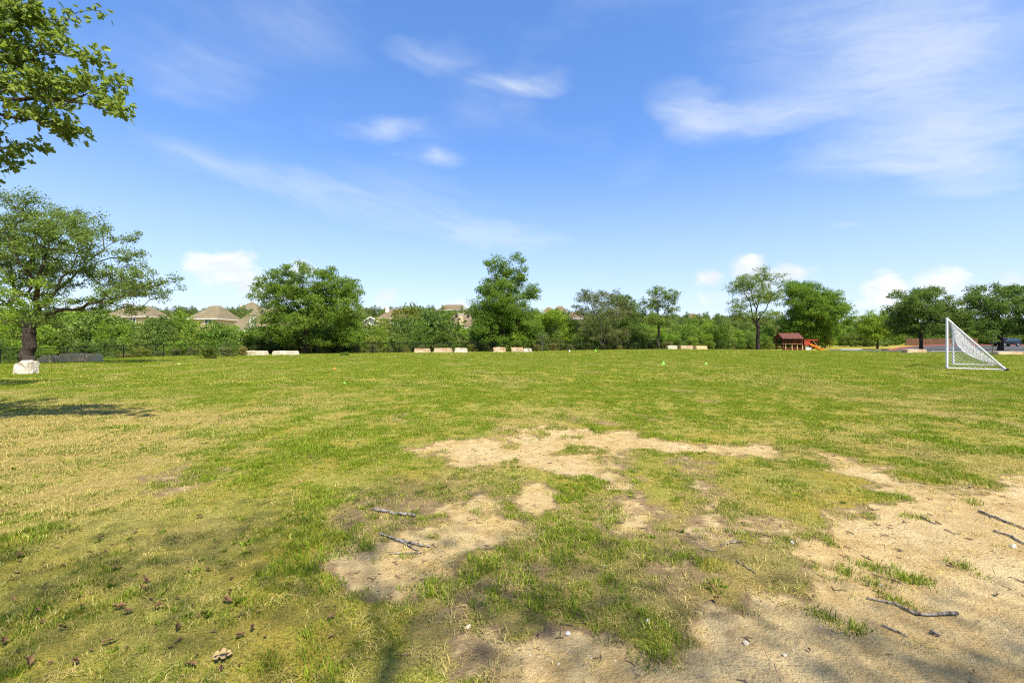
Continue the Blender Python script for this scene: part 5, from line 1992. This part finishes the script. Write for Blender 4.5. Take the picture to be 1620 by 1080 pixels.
sv, sf = LEAF_LOBED
LEAVES = [(231, 919), (228, 937), (187, 968), (202, 974), (130, 968), (99, 1005), (363, 943), (6, 1020), (143, 882), (119, 1057), (171, 1026), (381, 1015), (399, 1007), (360, 963),
          (315, 821), (160, 852), (524, 985), (478, 869), (1128, 935), (1134, 953), (31, 883), (60, 980), (280, 1000), (70, 935), (250, 965), (185, 905), (330, 905), (20, 960), (300, 1060), (45, 1060)]
leaf_me = []
for k in range(5):
    rg = random.Random(200 + k)
    V = []
    curl, tw = rg.uniform(.3, 1.1), rg.uniform(-.5, .5)
    for x, y, z in sv:
        V.append((x - .5, y * .8, z * .3 + abs(y) * curl * .8 + (x - .5) * y * tw + .1 * math.sin(x * 6 + k)))
    me = mesh_np('fallen_leaf', V, sf)
    me.materials.append(MAT['dead_leaf'])
    leaf_me.append(me)
rl = random.Random(5)
for k, (px, py) in enumerate(LEAVES):
    p = ghit(px, py)
    o = link('fallen_leaf', leaf_me[k % 5], None)
    o.location = p + Vector((0, 0, .026))
    s = rl.uniform(.045, .08)
    o.scale = (s, s, s)
    o.rotation_euler = (rl.uniform(-.5, .5), rl.uniform(-.5, .5), rl.uniform(0, 6.28))
    tag(o, 'curled brown leaf lying on the shaded grass in front' if px < 1000 else 'brown curled leaf beside grey chips on the right of the grass', 'leaf', 'fallen brown leaves')
p = ghit(350, 1045)
me = mesh_np('fallen_leaf', [(x - .5, y, z * .4 + .08 * math.sin(5 * x)) for x, y, z in sv], sf)
o = link('fallen_leaf', me, MAT['pale_leaf'])
o.location = p + Vector((0, 0, .03))
o.scale = (.1, .11, .06)
o.rotation_euler = (.1, -.1, .5)
tag(o, 'large pale tan lobed oak leaf lying on the grass at lower left', 'leaf')

# fine gravel on the bare earth (uncountable)
gcol = bpy.data.collections.new('gravel_grains')
for k in range(4):
    bm = bmesh.new()
    bmesh.ops.create_icosphere(bm, subdivisions=1, radius=.5)
    rg = random.Random(300 + k)
    for v in bm.verts:
        v.co *= rg.uniform(.7, 1.15)
        v.co.z *= .6
    me = bpy.data.meshes.new('grain')
    bm.to_mesh(me)
    bm.free()
    me.materials.append(MAT['pale_stone'])
    gcol.objects.link(bpy.data.objects.new('grain_%d' % k, me))
x, y = scatter(1.5, 6.5, 190)
kp = (rng.uniform(size=x.size) < sstep(.55, .9, bare_mask(x, y)) * sstep(.35, .65, fbm(x * 1.7, y * 1.7, 71, 3)))
x, y = x[kp], y[kp]
n = x.size
Pg = np.stack([x, y, zsurf(x, y) + .001, rng.uniform(0, 6.28, n), .004 + .012 * rng.uniform(size=n) ** 3, rng.integers(0, 4, n), np.zeros(n), rng.uniform(size=n)], 1)
gr = instancer('gravel', Pg, gcol, MAT['pale_stone'])
tag(gr, 'fine pale gravel scattered over the bare earth', 'gravel', kind='stuff')

# dark twig crumbs and dead stems on the bare earth (uncountable)
tcol = bpy.data.collections.new('litter_bits')
simple_mat('twig_litter', (.15, .105, .065), .9, .1, .4, 30, 0)
for k in range(4):
    rg = random.Random(400 + k)
    m_ = MB()
    for q in range(rg.choice((1, 2, 3))):
        a = rg.uniform(0, 6.28)
        L_ = rg.uniform(.4, 1.0)
        o_ = Vector((rg.uniform(-.4, .4), rg.uniform(-.4, .4), .03))
        d = Vector((math.cos(a), math.sin(a), .05)) * L_ / 2
        m_.tube([o_ - d, o_ + Vector((-d.y, d.x, .05)) * .2, o_ + d], [.035, .045, .025], 4)
    me = bpy.data.meshes.new('bit')
    me.from_pydata(m_.v, [], m_.f)
    me.materials.append(MAT['twig_litter'])
    tcol.objects.link(bpy.data.objects.new('bit_%d' % k, me))
x, y = scatter(1.5, 9, 70)
kp = rng.uniform(size=x.size) < (.12 + .88 * sstep(.25, .7, bare_mask(x, y)) * sstep(.35, .62, fbm(x * 1.3, y * 1.3, 171, 4)))
x, y = x[kp], y[kp]
n = x.size
Pt = np.stack([x, y, zsurf(x, y) + .002, rng.uniform(0, 6.28, n), .018 + .075 * rng.uniform(size=n) ** 2.5, rng.integers(0, 4, n), np.zeros(n), rng.uniform(size=n)], 1)
tl = instancer('twig_litter', Pt, tcol, MAT['twig_litter'])
tag(tl, 'small dark twigs and dead stems littering the bare earth', 'litter', kind='stuff')

# brown leaf crumbs in the grass on the left (uncountable)
lcol = bpy.data.collections.new('leaf_crumbs')
for k in range(5):
    lcol.objects.link(bpy.data.objects.new('crumb_%d' % k, leaf_me[k]))
x, y = scatter(1.5, 8, 26)
kp = rng.uniform(size=x.size) < (.08 + .92 * sstep(.0, -2.0, x) * sstep(6, 2.5, y)) * sstep(.4, .6, fbm(x * 1.2, y * 1.2, 271, 4))
x, y = x[kp], y[kp]
n = x.size
Pl = np.stack([x, y, zsurf(x, y) + .012, rng.uniform(0, 6.28, n), rng.uniform(.018, .05, n), rng.integers(0, 5, n), np.zeros(n), rng.uniform(size=n)], 1)
ll = instancer('leaf_litter', Pl, lcol, MAT['dead_leaf'])
tag(ll, 'crumbled brown leaf litter among the grass at lower left', 'litter', kind='stuff')
